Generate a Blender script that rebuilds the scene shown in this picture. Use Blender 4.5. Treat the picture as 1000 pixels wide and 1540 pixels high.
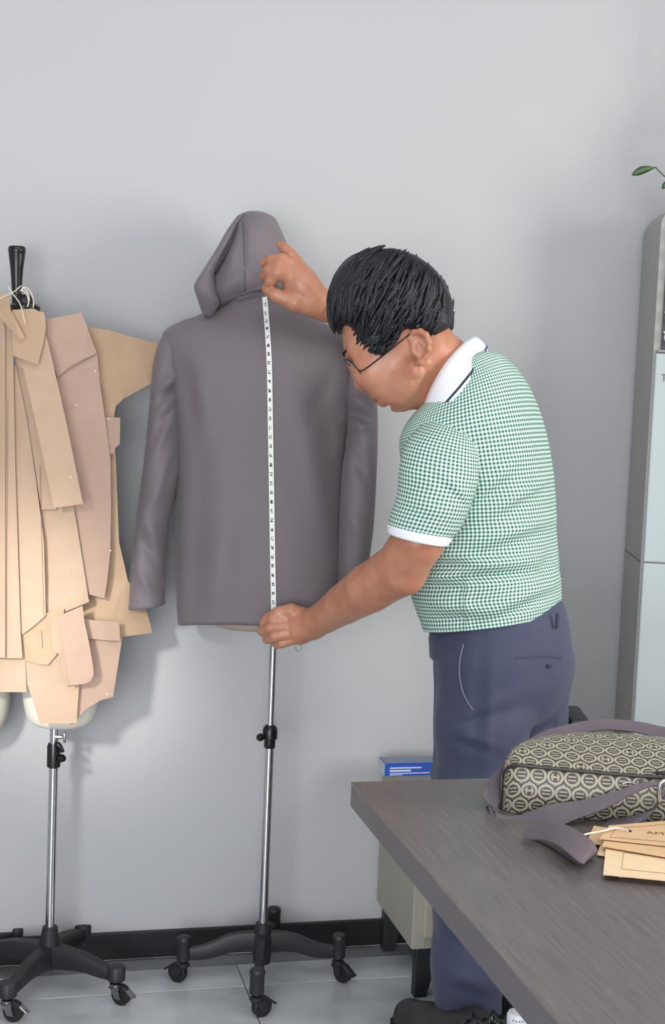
import bpy, bmesh, math, random
import numpy as np
from mathutils import Matrix, Vector

for o in list(bpy.data.objects):
    bpy.data.objects.remove(o)
scn = bpy.context.scene
COL = scn.collection
rng = np.random.default_rng(7)
random.seed(7)

# ------------------------------------------------------------------ camera
CF, CP, CY, CR, CH = 2100.0, math.radians(5.15), math.radians(13.57), math.radians(2.31), 1.32
_cy, _sy, _cp, _sp = math.cos(CY), math.sin(CY), math.cos(CP), math.sin(CP)
F0 = np.array([_sy * _cp, _cy * _cp, -_sp])
R0 = np.array([_cy, -_sy, 0.0])
U0 = np.cross(R0, F0)
R1 = math.cos(CR) * R0 + math.sin(CR) * U0
U1 = -math.sin(CR) * R0 + math.cos(CR) * U0
FH = np.array([_sy, _cy, 0.0])          # level viewing direction
RH = R0                                  # level right
ZUP = np.array([0.0, 0.0, 1.0])
OC = np.array([0.0, 0.0, CH])

cam_d = bpy.data.cameras.new('camera')
cam_d.sensor_fit = 'VERTICAL'
cam_d.sensor_height = 24.0
cam_d.lens = 24.0 * CF / 1540.0
cam_d.clip_start = 0.05
cam = bpy.data.objects.new('camera', cam_d)
COL.objects.link(cam)
M = Matrix(((R1[0], U1[0], -F0[0], OC[0]), (R1[1], U1[1], -F0[1], OC[1]), (R1[2], U1[2], -F0[2], OC[2]), (0, 0, 0, 1)))
cam.matrix_world = M
scn.camera = cam

# ------------------------------------------------------------------ light
scn.view_settings.view_transform = 'Standard'
scn.view_settings.look = 'None'
scn.view_settings.gamma = 1.0
scn.view_settings.use_curve_mapping = False
scn.view_settings.exposure = 0.0

world = bpy.data.worlds.new('world')
scn.world = world
world.use_nodes = True
bg = world.node_tree.nodes['Background']
bg.inputs[0].default_value = (0.91, 0.95, 1.0, 1)
bg.inputs[1].default_value = 0.50


def area(name, loc, target, size, power, color):
    d = bpy.data.lights.new(name, 'AREA')
    d.shape = 'RECTANGLE'
    d.size, d.size_y = size
    d.energy = power
    d.color = color
    o = bpy.data.objects.new(name, d)
    COL.objects.link(o)
    o.location = loc
    o.rotation_euler = (Vector(target) - Vector(loc)).to_track_quat('-Z', 'Y').to_euler()
    return o


area('window_light', (3.3, 0.7, 1.6), (-1.0, 0.9, 1.2), (1.5, 1.5), 78, (1.0, 0.95, 0.89))
area('front_fill_light', (-1.2, -2.2, 1.15), (0.5, 3.0, 0.4), (2.4, 1.7), 134, (0.94, 0.96, 1.0))  # unseen fill added to brighten the lower wall, no known window
area('ceiling_bounce_fill', (0.6, 0.1, 3.1), (0.6, 0.2, 0.0), (3.2, 2.6), 50, (1.0, 0.99, 0.97))  # added area light imitating ceiling bounce, lifts floor and tabletop; no lamp there
sp_d = bpy.data.lights.new('sun_patch', 'SPOT')
sp_d.energy = 340
sp_d.spot_size = math.radians(13.5)
sp_d.spot_blend = 1.0
sp_d.shadow_soft_size = 0.12
sp_d.color = (1.0, 0.97, 0.92)
sp_o = bpy.data.objects.new('sun_patch', sp_d)
COL.objects.link(sp_o)
sp_o.location = (-0.9, 0.5, 1.7)
sp_o.rotation_euler = (Vector((0.005, 2.76, 0.84)) - Vector(sp_o.location)).to_track_quat('-Z', 'Y').to_euler()


# ------------------------------------------------------------------ geometry helpers
def ray(x, y):
    return F0 + R1 * (x - 500.0) / CF - U1 * (y - 770.0) / CF


def V(x, y, d):
    """point seen at (x, y) on the upright plane d metres ahead"""
    q = ray(x, y)
    return OC + q * (d / (q @ FH))


def onz(x, y, z):
    q = ray(x, y)
    return OC + q * ((z - CH) / q[2])


def ony(x, y, Y):
    q = ray(x, y)
    return OC + q * (Y / q[1])


def proj(P):
    q = np.asarray(P) - OC
    w = q @ F0
    return 500 + CF * (q @ R1) / w, 770 - CF * (q @ U1) / w


def lin(c):
    c = np.asarray(c, float) / 255.0
    return tuple(np.where(c <= 0.04045, c / 12.92, ((c + 0.055) / 1.055) ** 2.4))


ORG = {}


def mk(name, verts, faces, mat, parent=None, smooth=False, uv=None, origin=None, auto=None):
    """one mesh object; verts are world points"""
    verts = np.asarray(verts, float)
    if origin is None:
        if parent is None:
            lo, hi = verts.min(0), verts.max(0)
            origin = np.array([(lo[0] + hi[0]) / 2, (lo[1] + hi[1]) / 2, lo[2]])
        else:
            origin = verts.mean(0)
    origin = np.asarray(origin, float)
    me = bpy.data.meshes.new(name)
    loc = verts - origin
    if isinstance(faces, np.ndarray) and len(faces) > 2000:
        n = len(faces)
        k = faces.shape[1]
        me.vertices.add(len(loc))
        me.vertices.foreach_set('co', loc.astype(np.float32).ravel())
        me.loops.add(n * k)
        me.loops.foreach_set('vertex_index', faces.astype(np.int32).ravel())
        me.polygons.add(n)
        me.polygons.foreach_set('loop_start', np.arange(0, n * k, k, dtype=np.int32))
        me.update(calc_edges=True)
        me.validate()
    else:
        me.from_pydata([tuple(v) for v in loc], [], [tuple(int(i) for i in f) for f in faces])
    if uv is not None:
        l = me.uv_layers.new(name='UVMap')
        l.data.foreach_set('uv', np.asarray(uv, np.float32).ravel())
    me.polygons.foreach_set('use_smooth', [bool(smooth)] * len(me.polygons))
    if auto is not None and smooth:
        me.set_sharp_from_angle(angle=math.radians(auto))
    me.materials.append(mat)
    me.update()
    o = bpy.data.objects.new(name, me)
    COL.objects.link(o)
    attach(o, origin, parent)
    return o


def attach(o, origin, parent):
    ORG[o.name] = np.asarray(origin, float)
    if parent is not None:
        o.parent = parent
        o.location = Vector(ORG[o.name] - ORG[parent.name])
    else:
        o.location = Vector(ORG[o.name])


def tag(o, label, cat, group=None):
    o['label'] = label
    o['category'] = cat
    if group:
        o['group'] = group
    return o


def thing(name, loc, label, cat, group=None):
    o = bpy.data.objects.new(name, None)
    o.empty_display_size = 0.05
    COL.objects.link(o)
    attach(o, loc, None)
    return tag(o, label, cat, group)


def struct(o):
    o['kind'] = 'structure'
    return o


def copy_obj(o, origin, parent=None, rotz=None):
    c = o.copy()
    COL.objects.link(c)
    c.parent = None
    attach(c, origin, parent)
    if rotz is not None:
        c.rotation_euler = (0, 0, rotz)
    return c


def join(parts):
    vs, fs, off = [], [], 0
    for v, f in parts:
        vs.append(np.asarray(v, float))
        fs += [tuple(int(i) + off for i in q) for q in f]
        off += len(v)
    return np.vstack(vs), fs


def box(c, s, rot=None, bev=0.0):
    """centre, full size, optional 3x3 rotation; chamfered"""
    bm = bmesh.new()
    bmesh.ops.create_cube(bm, size=1.0)
    for v in bm.verts:
        v.co = Vector((v.co.x * s[0], v.co.y * s[1], v.co.z * s[2]))
    if bev > 0:
        bmesh.ops.bevel(bm, geom=bm.edges[:], offset=bev, segments=2, affect='EDGES', profile=0.5)
    bm.verts.index_update()
    vv = np.array([v.co[:] for v in bm.verts])
    ff = [tuple(v.index for v in f.verts) for f in bm.faces]
    bm.free()
    if rot is not None:
        vv = vv @ np.asarray(rot).T
    return vv + np.asarray(c), ff


def frame(axis):
    a = np.asarray(axis, float)
    a = a / np.linalg.norm(a)
    h = ZUP if abs(a[2]) < 0.9 else np.array([1.0, 0, 0])
    u = np.cross(h, a)
    u /= np.linalg.norm(u)
    return u, np.cross(a, u), a


def lathe(base, axis, prof, n=20):
    """prof: list of (r, h) along axis from base; closed ends"""
    u, w, a = frame(axis)
    vs, fs = [], []
    t = np.linspace(0, 2 * np.pi, n, endpoint=False)
    for r, h in prof:
        for k in range(n):
            vs.append(np.asarray(base) + a * h + (u * math.cos(t[k]) + w * math.sin(t[k])) * r)
    for i in range(len(prof) - 1):
        for k in range(n):
            fs.append((i * n + k, i * n + (k + 1) % n, (i + 1) * n + (k + 1) % n, (i + 1) * n + k))
    fs.append(tuple(range(n))[::-1])
    fs.append(tuple(range((len(prof) - 1) * n, len(prof) * n)))
    return np.array(vs), fs


def crom(rows, n):
    """Catmull-Rom through rows (k, c) -> (n, c)"""
    A = np.asarray(rows, float)
    k = len(A)
    t = np.linspace(0, k - 1, n)
    i = np.clip(t.astype(int), 0, k - 2)
    s = (t - i)[:, None]
    p1, p2 = A[i], A[i + 1]
    p0 = np.where((i > 0)[:, None], A[np.maximum(i - 1, 0)], 2 * p1 - p2)
    p3 = np.where((i < k - 2)[:, None], A[np.minimum(i + 2, k - 1)], 2 * p2 - p1)
    return 0.5 * (2 * p1 + (p2 - p0) * s + (2 * p0 - 5 * p1 + 4 * p2 - p3) * s ** 2 + (3 * p1 - p0 - 3 * p2 + p3) * s ** 3)


def tube(pts, r, n=8, smooth_n=None, caps=True):
    P = np.asarray(pts, float)
    if smooth_n:
        rr = r if np.ndim(r) else np.full(len(P), r)
        A = crom(np.column_stack([P, rr]), smooth_n)
        P, r = A[:, :3], A[:, 3]
    r = np.full(len(P), r) if np.ndim(r) == 0 else np.asarray(r)
    T = np.gradient(P, axis=0)
    T /= np.linalg.norm(T, axis=1)[:, None] + 1e-12
    u, w, _ = frame(T[0])
    vs, fs = [], []
    th = np.linspace(0, 2 * np.pi, n, endpoint=False)
    for i in range(len(P)):
        u = u - T[i] * (u @ T[i])
        u /= np.linalg.norm(u) + 1e-12
        w = np.cross(T[i], u)
        vs.append(P[i] + r[i] * (np.cos(th)[:, None] * u + np.sin(th)[:, None] * w))
        if i:
            a, b = (i - 1) * n, i * n
            fs += [(a + k, a + (k + 1) % n, b + (k + 1) % n, b + k) for k in range(n)]
    if caps:
        fs.append(tuple(range(n))[::-1])
        fs.append(tuple(range((len(P) - 1) * n, len(P) * n)))
    return np.vstack(vs), fs


def loft(rings, cap0=True, cap1=True):
    """rings (n, m, 3) -> verts, faces, uv in metres"""
    Rg = np.asarray(rings, float)
    n, m, _ = Rg.shape
    vs = Rg.reshape(-1, 3)
    per = np.linalg.norm(np.roll(Rg, -1, 1) - Rg, axis=2)
    cum = np.concatenate([np.zeros((n, 1)), np.cumsum(per, 1)], 1)
    big = np.median(cum[:, -1])
    U = cum / cum[:, -1:] * big
    vlen = np.concatenate([[0], np.cumsum(np.linalg.norm(np.diff(Rg, axis=0), axis=2).mean(1))])
    fs, uv = [], []
    for i in range(n - 1):
        for k in range(m):
            k2 = (k + 1) % m
            fs.append((i * m + k, i * m + k2, (i + 1) * m + k2, (i + 1) * m + k))
            uv += [(U[i, k], vlen[i]), (U[i, k + 1], vlen[i]), (U[i + 1, k + 1], vlen[i + 1]), (U[i + 1, k], vlen[i + 1])]
    if cap0:
        fs.append(tuple(range(m))[::-1])
        uv += [(0, 0)] * m
    if cap1:
        fs.append(tuple(range((n - 1) * m, n * m)))
        uv += [(0, 0)] * m
    return vs, fs, uv


def se(th, e):
    c, s = np.cos(th), np.sin(th)
    return np.sign(c) * np.abs(c) ** (2 / e), np.sign(s) * np.abs(s) ** (2 / e)


def slab(poly, nrm, th):
    """closed outline of world points extruded by th along nrm"""
    P = np.asarray(poly, float)
    n = len(P)
    vs = np.vstack([P, P + np.asarray(nrm) * th])
    fs = [tuple(range(n)), tuple(range(n, 2 * n))[::-1]]
    fs += [((i + 1) % n, i, n + i, n + (i + 1) % n) for i in range(n)]
    return vs, fs


def ribbon(A, B, th=0.0015, n=40):
    """strip between edge polylines A and B with thickness"""
    A = crom(A, n)
    B = crom(B, n)
    W = B - A
    T = np.gradient((A + B) / 2, axis=0)
    N = np.cross(T, W)
    N /= np.linalg.norm(N, axis=1)[:, None] + 1e-12
    Mid = (A + B) / 2
    q = [A - N * th / 2, Mid - N * th / 2, B - N * th / 2, B + N * th / 2, Mid + N * th / 2, A + N * th / 2]
    rings = np.stack(q, 1)
    return loft(rings)


# ---- signed distance modelling
class Field:
    def __init__(self, lo, hi, h):
        self.lo, self.h = np.asarray(lo, float), h
        self.n = np.ceil((np.asarray(hi) - self.lo) / h).astype(int) + 1
        self.f = np.full(self.n, 0.3, np.float32)

    def apply(self, fn, blo, bhi, k=0.0, op='u'):
        a = np.clip(np.floor((np.asarray(blo) - self.lo) / self.h).astype(int) - 2, 0, self.n)
        b = np.clip(np.ceil((np.asarray(bhi) - self.lo) / self.h).astype(int) + 3, 0, self.n)
        if (b <= a).any():
            return
        X = (self.lo[0] + self.h * np.arange(a[0], b[0], dtype=np.float32)).astype(np.float32)[:, None, None]
        Y = (self.lo[1] + self.h * np.arange(a[1], b[1], dtype=np.float32)).astype(np.float32)[None, :, None]
        Z = (self.lo[2] + self.h * np.arange(a[2], b[2], dtype=np.float32)).astype(np.float32)[None, None, :]
        d = fn(X, Y, Z)
        s = (slice(a[0], b[0]), slice(a[1], b[1]), slice(a[2], b[2]))
        c = self.f[s]
        if op == 'u':
            m = np.minimum(c, d)
            if k > 0:
                hh = np.maximum(k - np.abs(c - d), 0) / k
                m = m - hh * hh * k * 0.25
        else:
            d2 = -d if op == 's' else d
            m = np.maximum(c, d2)
            if k > 0:
                hh = np.maximum(k - np.abs(c - d2), 0) / k
                m = m + hh * hh * k * 0.25
        self.f[s] = m

    def cone(self, a, ra, b, rb, k=0.0, op='u'):
        a, b = np.asarray(a, float), np.asarray(b, float)
        ba = b - a
        L = ba @ ba + 1e-12

        def fn(X, Y, Z):
            x, y, z = X - a[0], Y - a[1], Z - a[2]
            t = np.clip((x * ba[0] + y * ba[1] + z * ba[2]) / L, 0, 1)
            return np.sqrt((x - t * ba[0]) ** 2 + (y - t * ba[1]) ** 2 + (z - t * ba[2]) ** 2) - (ra + t * (rb - ra))
        r = max(ra, rb) + k + 0.006
        self.apply(fn, np.minimum(a, b) - r, np.maximum(a, b) + r, k, op)

    def chain(self, pts, k=0.0, op='u'):
        for p, q in zip(pts[:-1], pts[1:]):
            self.cone(p[0], p[1], q[0], q[1], k, op)

    def ell(self, c, axes, radii, k=0.0, op='u'):
        c = np.asarray(c, float)
        A = np.asarray(axes, float)
        r = np.asarray(radii, float)

        def fn(X, Y, Z):
            x, y, z = X - c[0], Y - c[1], Z - c[2]
            k0 = 0
            k1 = 0
            for i in range(3):
                q = x * A[i][0] + y * A[i][1] + z * A[i][2]
                k0 = k0 + (q / r[i]) ** 2
                k1 = k1 + (q / r[i] ** 2) ** 2
            k0 = np.sqrt(k0)
            k1 = np.sqrt(k1)
            return k0 * (k0 - 1) / (k1 + 1e-9)
        ext = np.sqrt(sum((A[i] * r[i]) ** 2 for i in range(3))) + k + 0.008
        self.apply(fn, c - ext, c + ext, k, op)

    def mesh(self):
        f, n = self.f, self.n
        ins = f < 0
        acc = np.zeros(n - 1, np.uint8)
        for dx in (0, 1):
            for dy in (0, 1):
                for dz in (0, 1):
                    acc += ins[dx:n[0] - 1 + dx, dy:n[1] - 1 + dy, dz:n[2] - 1 + dz]
        mixed = (acc > 0) & (acc < 8)
        I = np.argwhere(mixed)
        idx = np.full(n - 1, -1, np.int32)
        idx[mixed] = np.arange(len(I))
        cs = [(a, b, c) for a in (0, 1) for b in (0, 1) for c in (0, 1)]
        val = np.stack([f[I[:, 0] + a, I[:, 1] + b, I[:, 2] + c] for a, b, c in cs], 1).astype(float)
        P = np.zeros((len(I), 3))
        cnt = np.zeros(len(I))
        for i, a in enumerate(cs):
            for j, b in enumerate(cs):
                if j > i and sum(abs(p - q) for p, q in zip(a, b)) == 1:
                    va, vb = val[:, i], val[:, j]
                    m = (va < 0) != (vb < 0)
                    t = np.where(m, va / np.where(va - vb == 0, 1, va - vb), 0)
                    P += m[:, None] * (np.array(a) + t[:, None] * (np.array(b) - np.array(a)))
                    cnt += m
        P = (I + P / cnt[:, None]) * self.h + self.lo
        quads = []
        for ax in range(3):
            o1, o2 = (ax + 1) % 3, (ax + 2) % 3
            s0 = [slice(None)] * 3
            s1 = [slice(None)] * 3
            s0[ax] = slice(0, n[ax] - 1)
            s1[ax] = slice(1, n[ax])
            for s in (s0, s1):
                s[o1] = slice(1, n[o1] - 1)
                s[o2] = slice(1, n[o2] - 1)
            A, B = ins[tuple(s0)], ins[tuple(s1)]
            E = np.argwhere(A != B)
            if not len(E):
                continue
            flip = A[E[:, 0], E[:, 1], E[:, 2]]
            E[:, o1] += 1
            E[:, o2] += 1
            q = []
            for da, db in ((-1, -1), (0, -1), (0, 0), (-1, 0)):
                C = E.copy()
                C[:, o1] += da
                C[:, o2] += db
                q.append(idx[C[:, 0], C[:, 1], C[:, 2]])
            Q = np.stack(q, 1)
            Q[~flip] = Q[~flip][:, ::-1]
            quads.append(Q)
        return P, np.vstack(quads)


# ------------------------------------------------------------------ materials
MATS = {}


def mat(name, col, rough=0.6, metal=0.0, vary=0.0, vscale=20.0, bump=0.0, bscale=60.0, sheen=0.0, spec=0.5, col2=None, detail=4.0,
        stretch=None, alpha=1.0, trans=0.0, sss=0.0):
    if name in MATS:
        return MATS[name]
    m = bpy.data.materials.new(name)
    m.use_nodes = True
    nt = m.node_tree
    b = nt.nodes['Principled BSDF']
    c = lin(col)
    b.inputs['Base Color'].default_value = (*c, 1)
    b.inputs['Roughness'].default_value = rough
    b.inputs['Metallic'].default_value = metal
    b.inputs['Specular IOR Level'].default_value = spec
    b.inputs['Sheen Weight'].default_value = sheen
    b.inputs['Alpha'].default_value = alpha
    b.inputs['Transmission Weight'].default_value = trans
    if sss:
        b.inputs['Subsurface Weight'].default_value = sss
        b.inputs['Subsurface Radius'].default_value = (0.01, 0.004, 0.002)
        b.inputs['Subsurface Scale'].default_value = 0.6
    tc = nt.nodes.new('ShaderNodeTexCoord')
    src = tc.outputs['Object']
    if stretch:
        mp = nt.nodes.new('ShaderNodeMapping')
        mp.inputs['Scale'].default_value = stretch
        nt.links.new(src, mp.inputs[0])
        src = mp.outputs[0]
    if vary > 0:
        n = nt.nodes.new('ShaderNodeTexNoise')
        n.inputs['Scale'].default_value = vscale
        n.inputs['Detail'].default_value = detail
        nt.links.new(src, n.inputs['Vector'])
        r = nt.nodes.new('ShaderNodeValToRGB')
        r.color_ramp.elements[0].position = 0.3
        r.color_ramp.elements[1].position = 0.7
        d = lin(col2) if col2 else tuple(x * (1 - vary) for x in c)
        e = c if col2 else tuple(min(1, x * (1 + vary)) for x in c)
        r.color_ramp.elements[0].color = (*d, 1)
        r.color_ramp.elements[1].color = (*e, 1)
        nt.links.new(n.outputs[0], r.inputs[0])
        nt.links.new(r.outputs[0], b.inputs['Base Color'])
    if bump > 0:
        n = nt.nodes.new('ShaderNodeTexNoise')
        n.inputs['Scale'].default_value = bscale
        n.inputs['Detail'].default_value = 5
        nt.links.new(src, n.inputs['Vector'])
        bp = nt.nodes.new('ShaderNodeBump')
        bp.inputs['Strength'].default_value = bump
        bp.inputs['Distance'].default_value = 0.004
        nt.links.new(n.outputs[0], bp.inputs['Height'])
        nt.links.new(bp.outputs[0], b.inputs['Normal'])
    MATS[name] = m
    return m


class NG:
    """small node-graph helper for patterned materials"""
    def __init__(self, name, rough=0.7):
        self.m = bpy.data.materials.new(name)
        self.m.use_nodes = True
        self.nt = self.m.node_tree
        self.b = self.nt.nodes['Principled BSDF']
        self.b.inputs['Roughness'].default_value = rough
        self.tc = self.nt.nodes.new('ShaderNodeTexCoord')
        MATS[name] = self.m

    def math(self, op, a, b=None, c=None):
        n = self.nt.nodes.new('ShaderNodeMath')
        n.operation = op
        for i, v in enumerate((a, b, c)):
            if v is None:
                continue
            if isinstance(v, (int, float)):
                n.inputs[i].default_value = v
            else:
                self.nt.links.new(v, n.inputs[i])
        return n.outputs[0]

    def uv(self):
        s = self.nt.nodes.new('ShaderNodeSeparateXYZ')
        self.nt.links.new(self.tc.outputs['UV'], s.inputs[0])
        return s.outputs[0], s.outputs[1]

    def mix(self, fac, a, b):
        n = self.nt.nodes.new('ShaderNodeMix')
        n.data_type = 'RGBA'
        for sck, v in ((n.inputs[0], fac), (n.inputs[6], a), (n.inputs[7], b)):
            if isinstance(v, tuple):
                sck.default_value = (*v, 1)
            elif isinstance(v, (int, float)):
                sck.default_value = v
            else:
                self.nt.links.new(v, sck)
        return n.outputs[2]

    def out(self, c):
        self.nt.links.new(c, self.b.inputs['Base Color'])
        return self.m


M_wall = mat('wall_paint', (184, 185, 187), 0.75, vary=0.012, vscale=1.7, bump=0.03, bscale=90)
M_floor = mat('floor_marble', (206, 210, 213), 0.22, vary=0.2, vscale=3.4, col2=(150, 156, 161), detail=9, stretch=(1, 1.6, 1))
M_grout = mat('floor_grout', (128, 132, 135), 0.7)
M_black = mat('baseboard_black', (26, 27, 31), 0.45)
M_iron = mat('black_iron', (34, 35, 38), 0.5, bump=0.08, bscale=200)
M_rubber = mat('rubber', (22, 22, 24), 0.6)
M_plast = mat('black_plastic', (18, 18, 21), 0.3)
M_chrome = mat('chrome', (205, 205, 208), 0.14, metal=1.0)
M_chrome2 = mat('dull_chrome', (150, 150, 152), 0.25, metal=1.0)
M_cream = mat('cream_linen', (224, 218, 205), 0.8, bump=0.08, bscale=600)
M_beige = mat('beige_linen', (176, 160, 146), 0.8, bump=0.08, bscale=600)
M_jacket = mat('taupe_fabric', (113, 105, 110), 0.62, vary=0.03, vscale=7, bump=0.12, bscale=900, sheen=0.15)
M_jseam = mat('taupe_seam', (66, 61, 66), 0.7)
M_jdark = mat('taupe_in_shade', (62, 58, 66), 0.8)  # jacket fabric with the shade inside the hood put into its colour
M_card = mat('kraft_card', (190, 163, 139), 0.8, vary=0.04, vscale=22, bump=0.06, bscale=300)
M_card2 = mat('kraft_card_warm', (188, 159, 131), 0.8, vary=0.04, vscale=22, bump=0.06, bscale=300)
M_card3 = mat('kraft_card_pink', (184, 156, 138), 0.8, vary=0.04, vscale=22, bump=0.06, bscale=300)
M_string = mat('white_string', (222, 214, 196), 0.8)
M_pencil = mat('pencil_line', (122, 102, 84), 0.8)
M_pin = mat('pale_chip', (240, 232, 220), 0.7)

# ------------------------------------------------------------------ the room
YW = 3.1065
vv, ff = box((0.6, YW + 0.06, 1.57), (8.0, 0.12, 3.26))
struct(mk('wall_back', vv, ff, M_wall))
fl = struct(mk('floor', *box((0.6, 0.25, -0.031), (8.0, 5.9, 0.05)), M_grout))
tv, tf = box((0, 0, 0), (0.5975, 0.5975, 0.012), bev=0.0012)
tile0 = None
for i in range(13):
    for j in range(9):
        x = -3.1 + 0.3 + i * 0.6 + 0.05
        y = YW - 0.014 - 0.3 - j * 0.6 + 0.42
        hy = 0.5975
        if j == 0:
            continue
        c = np.array([x, y, -0.006])
        if tile0 is None:
            tile0 = mk('tile', tv + c, tf, M_floor, fl, origin=c)
        else:
            copy_obj(tile0, c, fl)
tv2, tf2 = box((0, 0, 0), (0.5975, 0.115, 0.012), bev=0.0012)
first = None
for i in range(13):
    c = np.array([-3.1 + 0.3 + i * 0.6 + 0.05, YW - 0.014 - 0.3 - 0.6 + 0.42 + 0.6 - 0.24, -0.006])
    if first is None:
        first = mk('tile', tv2 + c, tf2, M_floor, fl, origin=c)
    else:
        copy_obj(first, c, fl)
zb = ony(300, 1397.4, YW - 0.012)[2]
vv, ff = box((0.6, YW - 0.006, zb / 2), (8.0, 0.012, zb), bev=0.0015)
struct(mk('baseboard_back', vv, ff, M_black))


# ------------------------------------------------------------------ dress form stands
def caster(origin, parent, ang, chrome, scale=1.0):
    """caster below a socket at origin (x, y, z of socket bottom); wheel trails along ang"""
    s = scale
    o = np.asarray(origin, float)
    dv = np.array([math.cos(ang), math.sin(ang), 0])
    sd = np.array([-dv[1], dv[0], 0])
    r = 0.022 * s
    wc = np.array([o[0], o[1], r]) + dv * 0.014 * s
    mf = M_chrome2 if chrome else M_iron
    pts = [lathe(o - ZUP * 0.012, ZUP, [(0.005, 0), (0.005, 0.02)], 10),
           lathe(o - ZUP * 0.014, ZUP, [(0.004, 0), (0.014, 0.001), (0.014, 0.006), (0.01, 0.009)], 14)]
    rot = np.stack([dv, sd, ZUP], 1)
    top = o - ZUP * 0.014
    for q in (-1, 1):
        A = top + sd * q * 0.0125 - dv * 0.008
        B = top + sd * q * 0.0125 + dv * 0.014
        C = wc + sd * q * 0.0125 + dv * 0.007 - ZUP * 0.006
        E_ = wc + sd * q * 0.0125 - dv * 0.007 - ZUP * 0.006
        pts.append(slab([A, B, C, E_], sd * q, 0.002))
    pts.append(box(top - ZUP * 0.001 + dv * 0.003, (0.026, 0.029, 0.003), rot, 0.001))
    v, f = join(pts)
    c = mk('caster', v, f, mf, parent, smooth=True, auto=35)
    v, f = lathe(wc - sd * 0.009, sd, [(0.004, 0), (r - 0.003, 0), (r, 0.003), (r, 0.015), (r - 0.003, 0.018), (0.004, 0.018)], 22)
    mk('wheel', v, f, M_rubber, c, smooth=True, auto=35)
    ax = lathe(wc - sd * 0.016, sd, [(0.0045, 0), (0.0045, 0.032)], 10)
    mk('axle', *ax, M_chrome2 if chrome else M_iron, c, smooth=True, auto=35)
    # brake lever
    a0 = wc - dv * 0.01 + ZUP * 0.014
    v, f = box(wc + dv * 0.024 + ZUP * 0.006, (0.022, 0.014, 0.005), rot @ np.array([[0.8, 0, 0.6], [0, 1, 0], [-0.6, 0, 0.8]]), 0.001)
    mk('brake_lever', v, f, mf, c)
    return c


def base(parent, hub, ends, style):
    hx = np.array([hub[0], hub[1], 0.0])
    mk('hub', *lathe(hx + ZUP * 0.045, ZUP, [(0.012, 0), (0.019, 0.002), (0.021, 0.03), (0.0215, 0.06), (0.0165, 0.088), (0.0165, 0.092), (0.012, 0.093)], 22),
       M_iron, parent, smooth=True, auto=40)
    for k, e in enumerate(ends):
        e = np.array([e[0], e[1], 0.0])
        dv = e - hx
        L = np.linalg.norm(dv)
        dv /= L
        sd = np.array([-dv[1], dv[0], 0])
        if style == 'curved':
            prof = [(0.008, 0.116, 0.072), (0.035, 0.116, 0.074), (0.075, 0.109, 0.070), (0.112, 0.092, 0.058), (0.145, 0.082, 0.054), (L - 0.005, 0.083, 0.057)]
            w = [0.011, 0.0105, 0.010, 0.0095, 0.0085, 0.008]
        else:
            prof = [(0.008, 0.100, 0.050), (0.035, 0.099, 0.052), (0.085, 0.094, 0.056), (0.125, 0.083, 0.052), (0.155, 0.074, 0.050), (L - 0.004, 0.073, 0.050)]
            w = [0.016, 0.0145, 0.0135, 0.0125, 0.012, 0.012]
        A = crom(np.column_stack([prof, w]), 22)
        rings = []
        for s, zt, zb_, ww in A:
            c = hx + dv * s
            q = []
            for (su, sv) in ((-1, 0.12), (-0.8, 0), (0.8, 0), (1, 0.12), (1, 0.88), (0.8, 1), (-0.8, 1), (-1, 0.88)):
                q.append(c + sd * su * ww + ZUP * (zb_ + (zt - zb_) * sv))
            rings.append(q)
        v, f, _ = loft(rings)
        arm = mk('arm', v, f, M_iron, parent, smooth=True, auto=40)
        if style == 'curved':
            v, f = lathe(e + ZUP * 0.052, ZUP, [(0.013, 0), (0.0155, 0.002), (0.0155, 0.042), (0.0165, 0.045), (0.0165, 0.049), (0.013, 0.054), (0.004, 0.055)], 20)
        else:
            v, f = lathe(e + ZUP * 0.050, ZUP, [(0.017, 0), (0.019, 0.002), (0.019, 0.028), (0.017, 0.031), (0.004, 0.032)], 20)
        mk('socket', v, f, M_iron, arm, smooth=True, auto=40)
        caster((e[0], e[1], 0.052), parent, (2.4, 0.4, -0.9, 1.2)[k] if style == 'curved' else (-0.5, -0.7, 0.6, 2.0)[k], style != 'curved')


def pole(parent, P, z0, zc, z1, style):
    P = np.array([P[0], P[1], 0.0])
    mk('lower_pole', *lathe(P + ZUP * z0, ZUP, [(0.0098, 0), (0.0098, zc - z0 + 0.01)], 24), M_chrome, parent, smooth=True, auto=40)
    mk('upper_pole', *lathe(P + ZUP * (zc + 0.02), ZUP, [(0.0078 if style == 'curved' else 0.0092, 0), (0.0078 if style == 'curved' else 0.0092, z1 - zc)], 24), M_chrome, parent, smooth=True, auto=40)
    if style == 'curved':
        pr = [(0.0115, -0.004), (0.0125, -0.002), (0.0125, 0.014), (0.0165, 0.017), (0.0165, 0.036), (0.0145, 0.042), (0.0105, 0.046), (0.0100, 0.047)]
    else:
        pr = [(0.0125, -0.002), (0.0145, 0), (0.0145, 0.044), (0.0130, 0.048), (0.0125, 0.050), (0.0100, 0.050)]
    c = mk('height_collar', *lathe(P + ZUP * zc, ZUP, pr, 24), M_plast, parent, smooth=True, auto=40)
    sgn = -1 if style == 'curved' else 1
    dv = RH * sgn * 0.8 - FH * 0.6
    v1 = lathe(P + ZUP * (zc + 0.022) + dv * 0.012, dv, [(0.004, 0), (0.004, 0.008), (0.008, 0.009), (0.009, 0.014), (0.006, 0.02), (0.002, 0.021)], 14)
    mk('clamp_knob', *v1, M_plast, c, smooth=True, auto=40)
    return c


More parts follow.
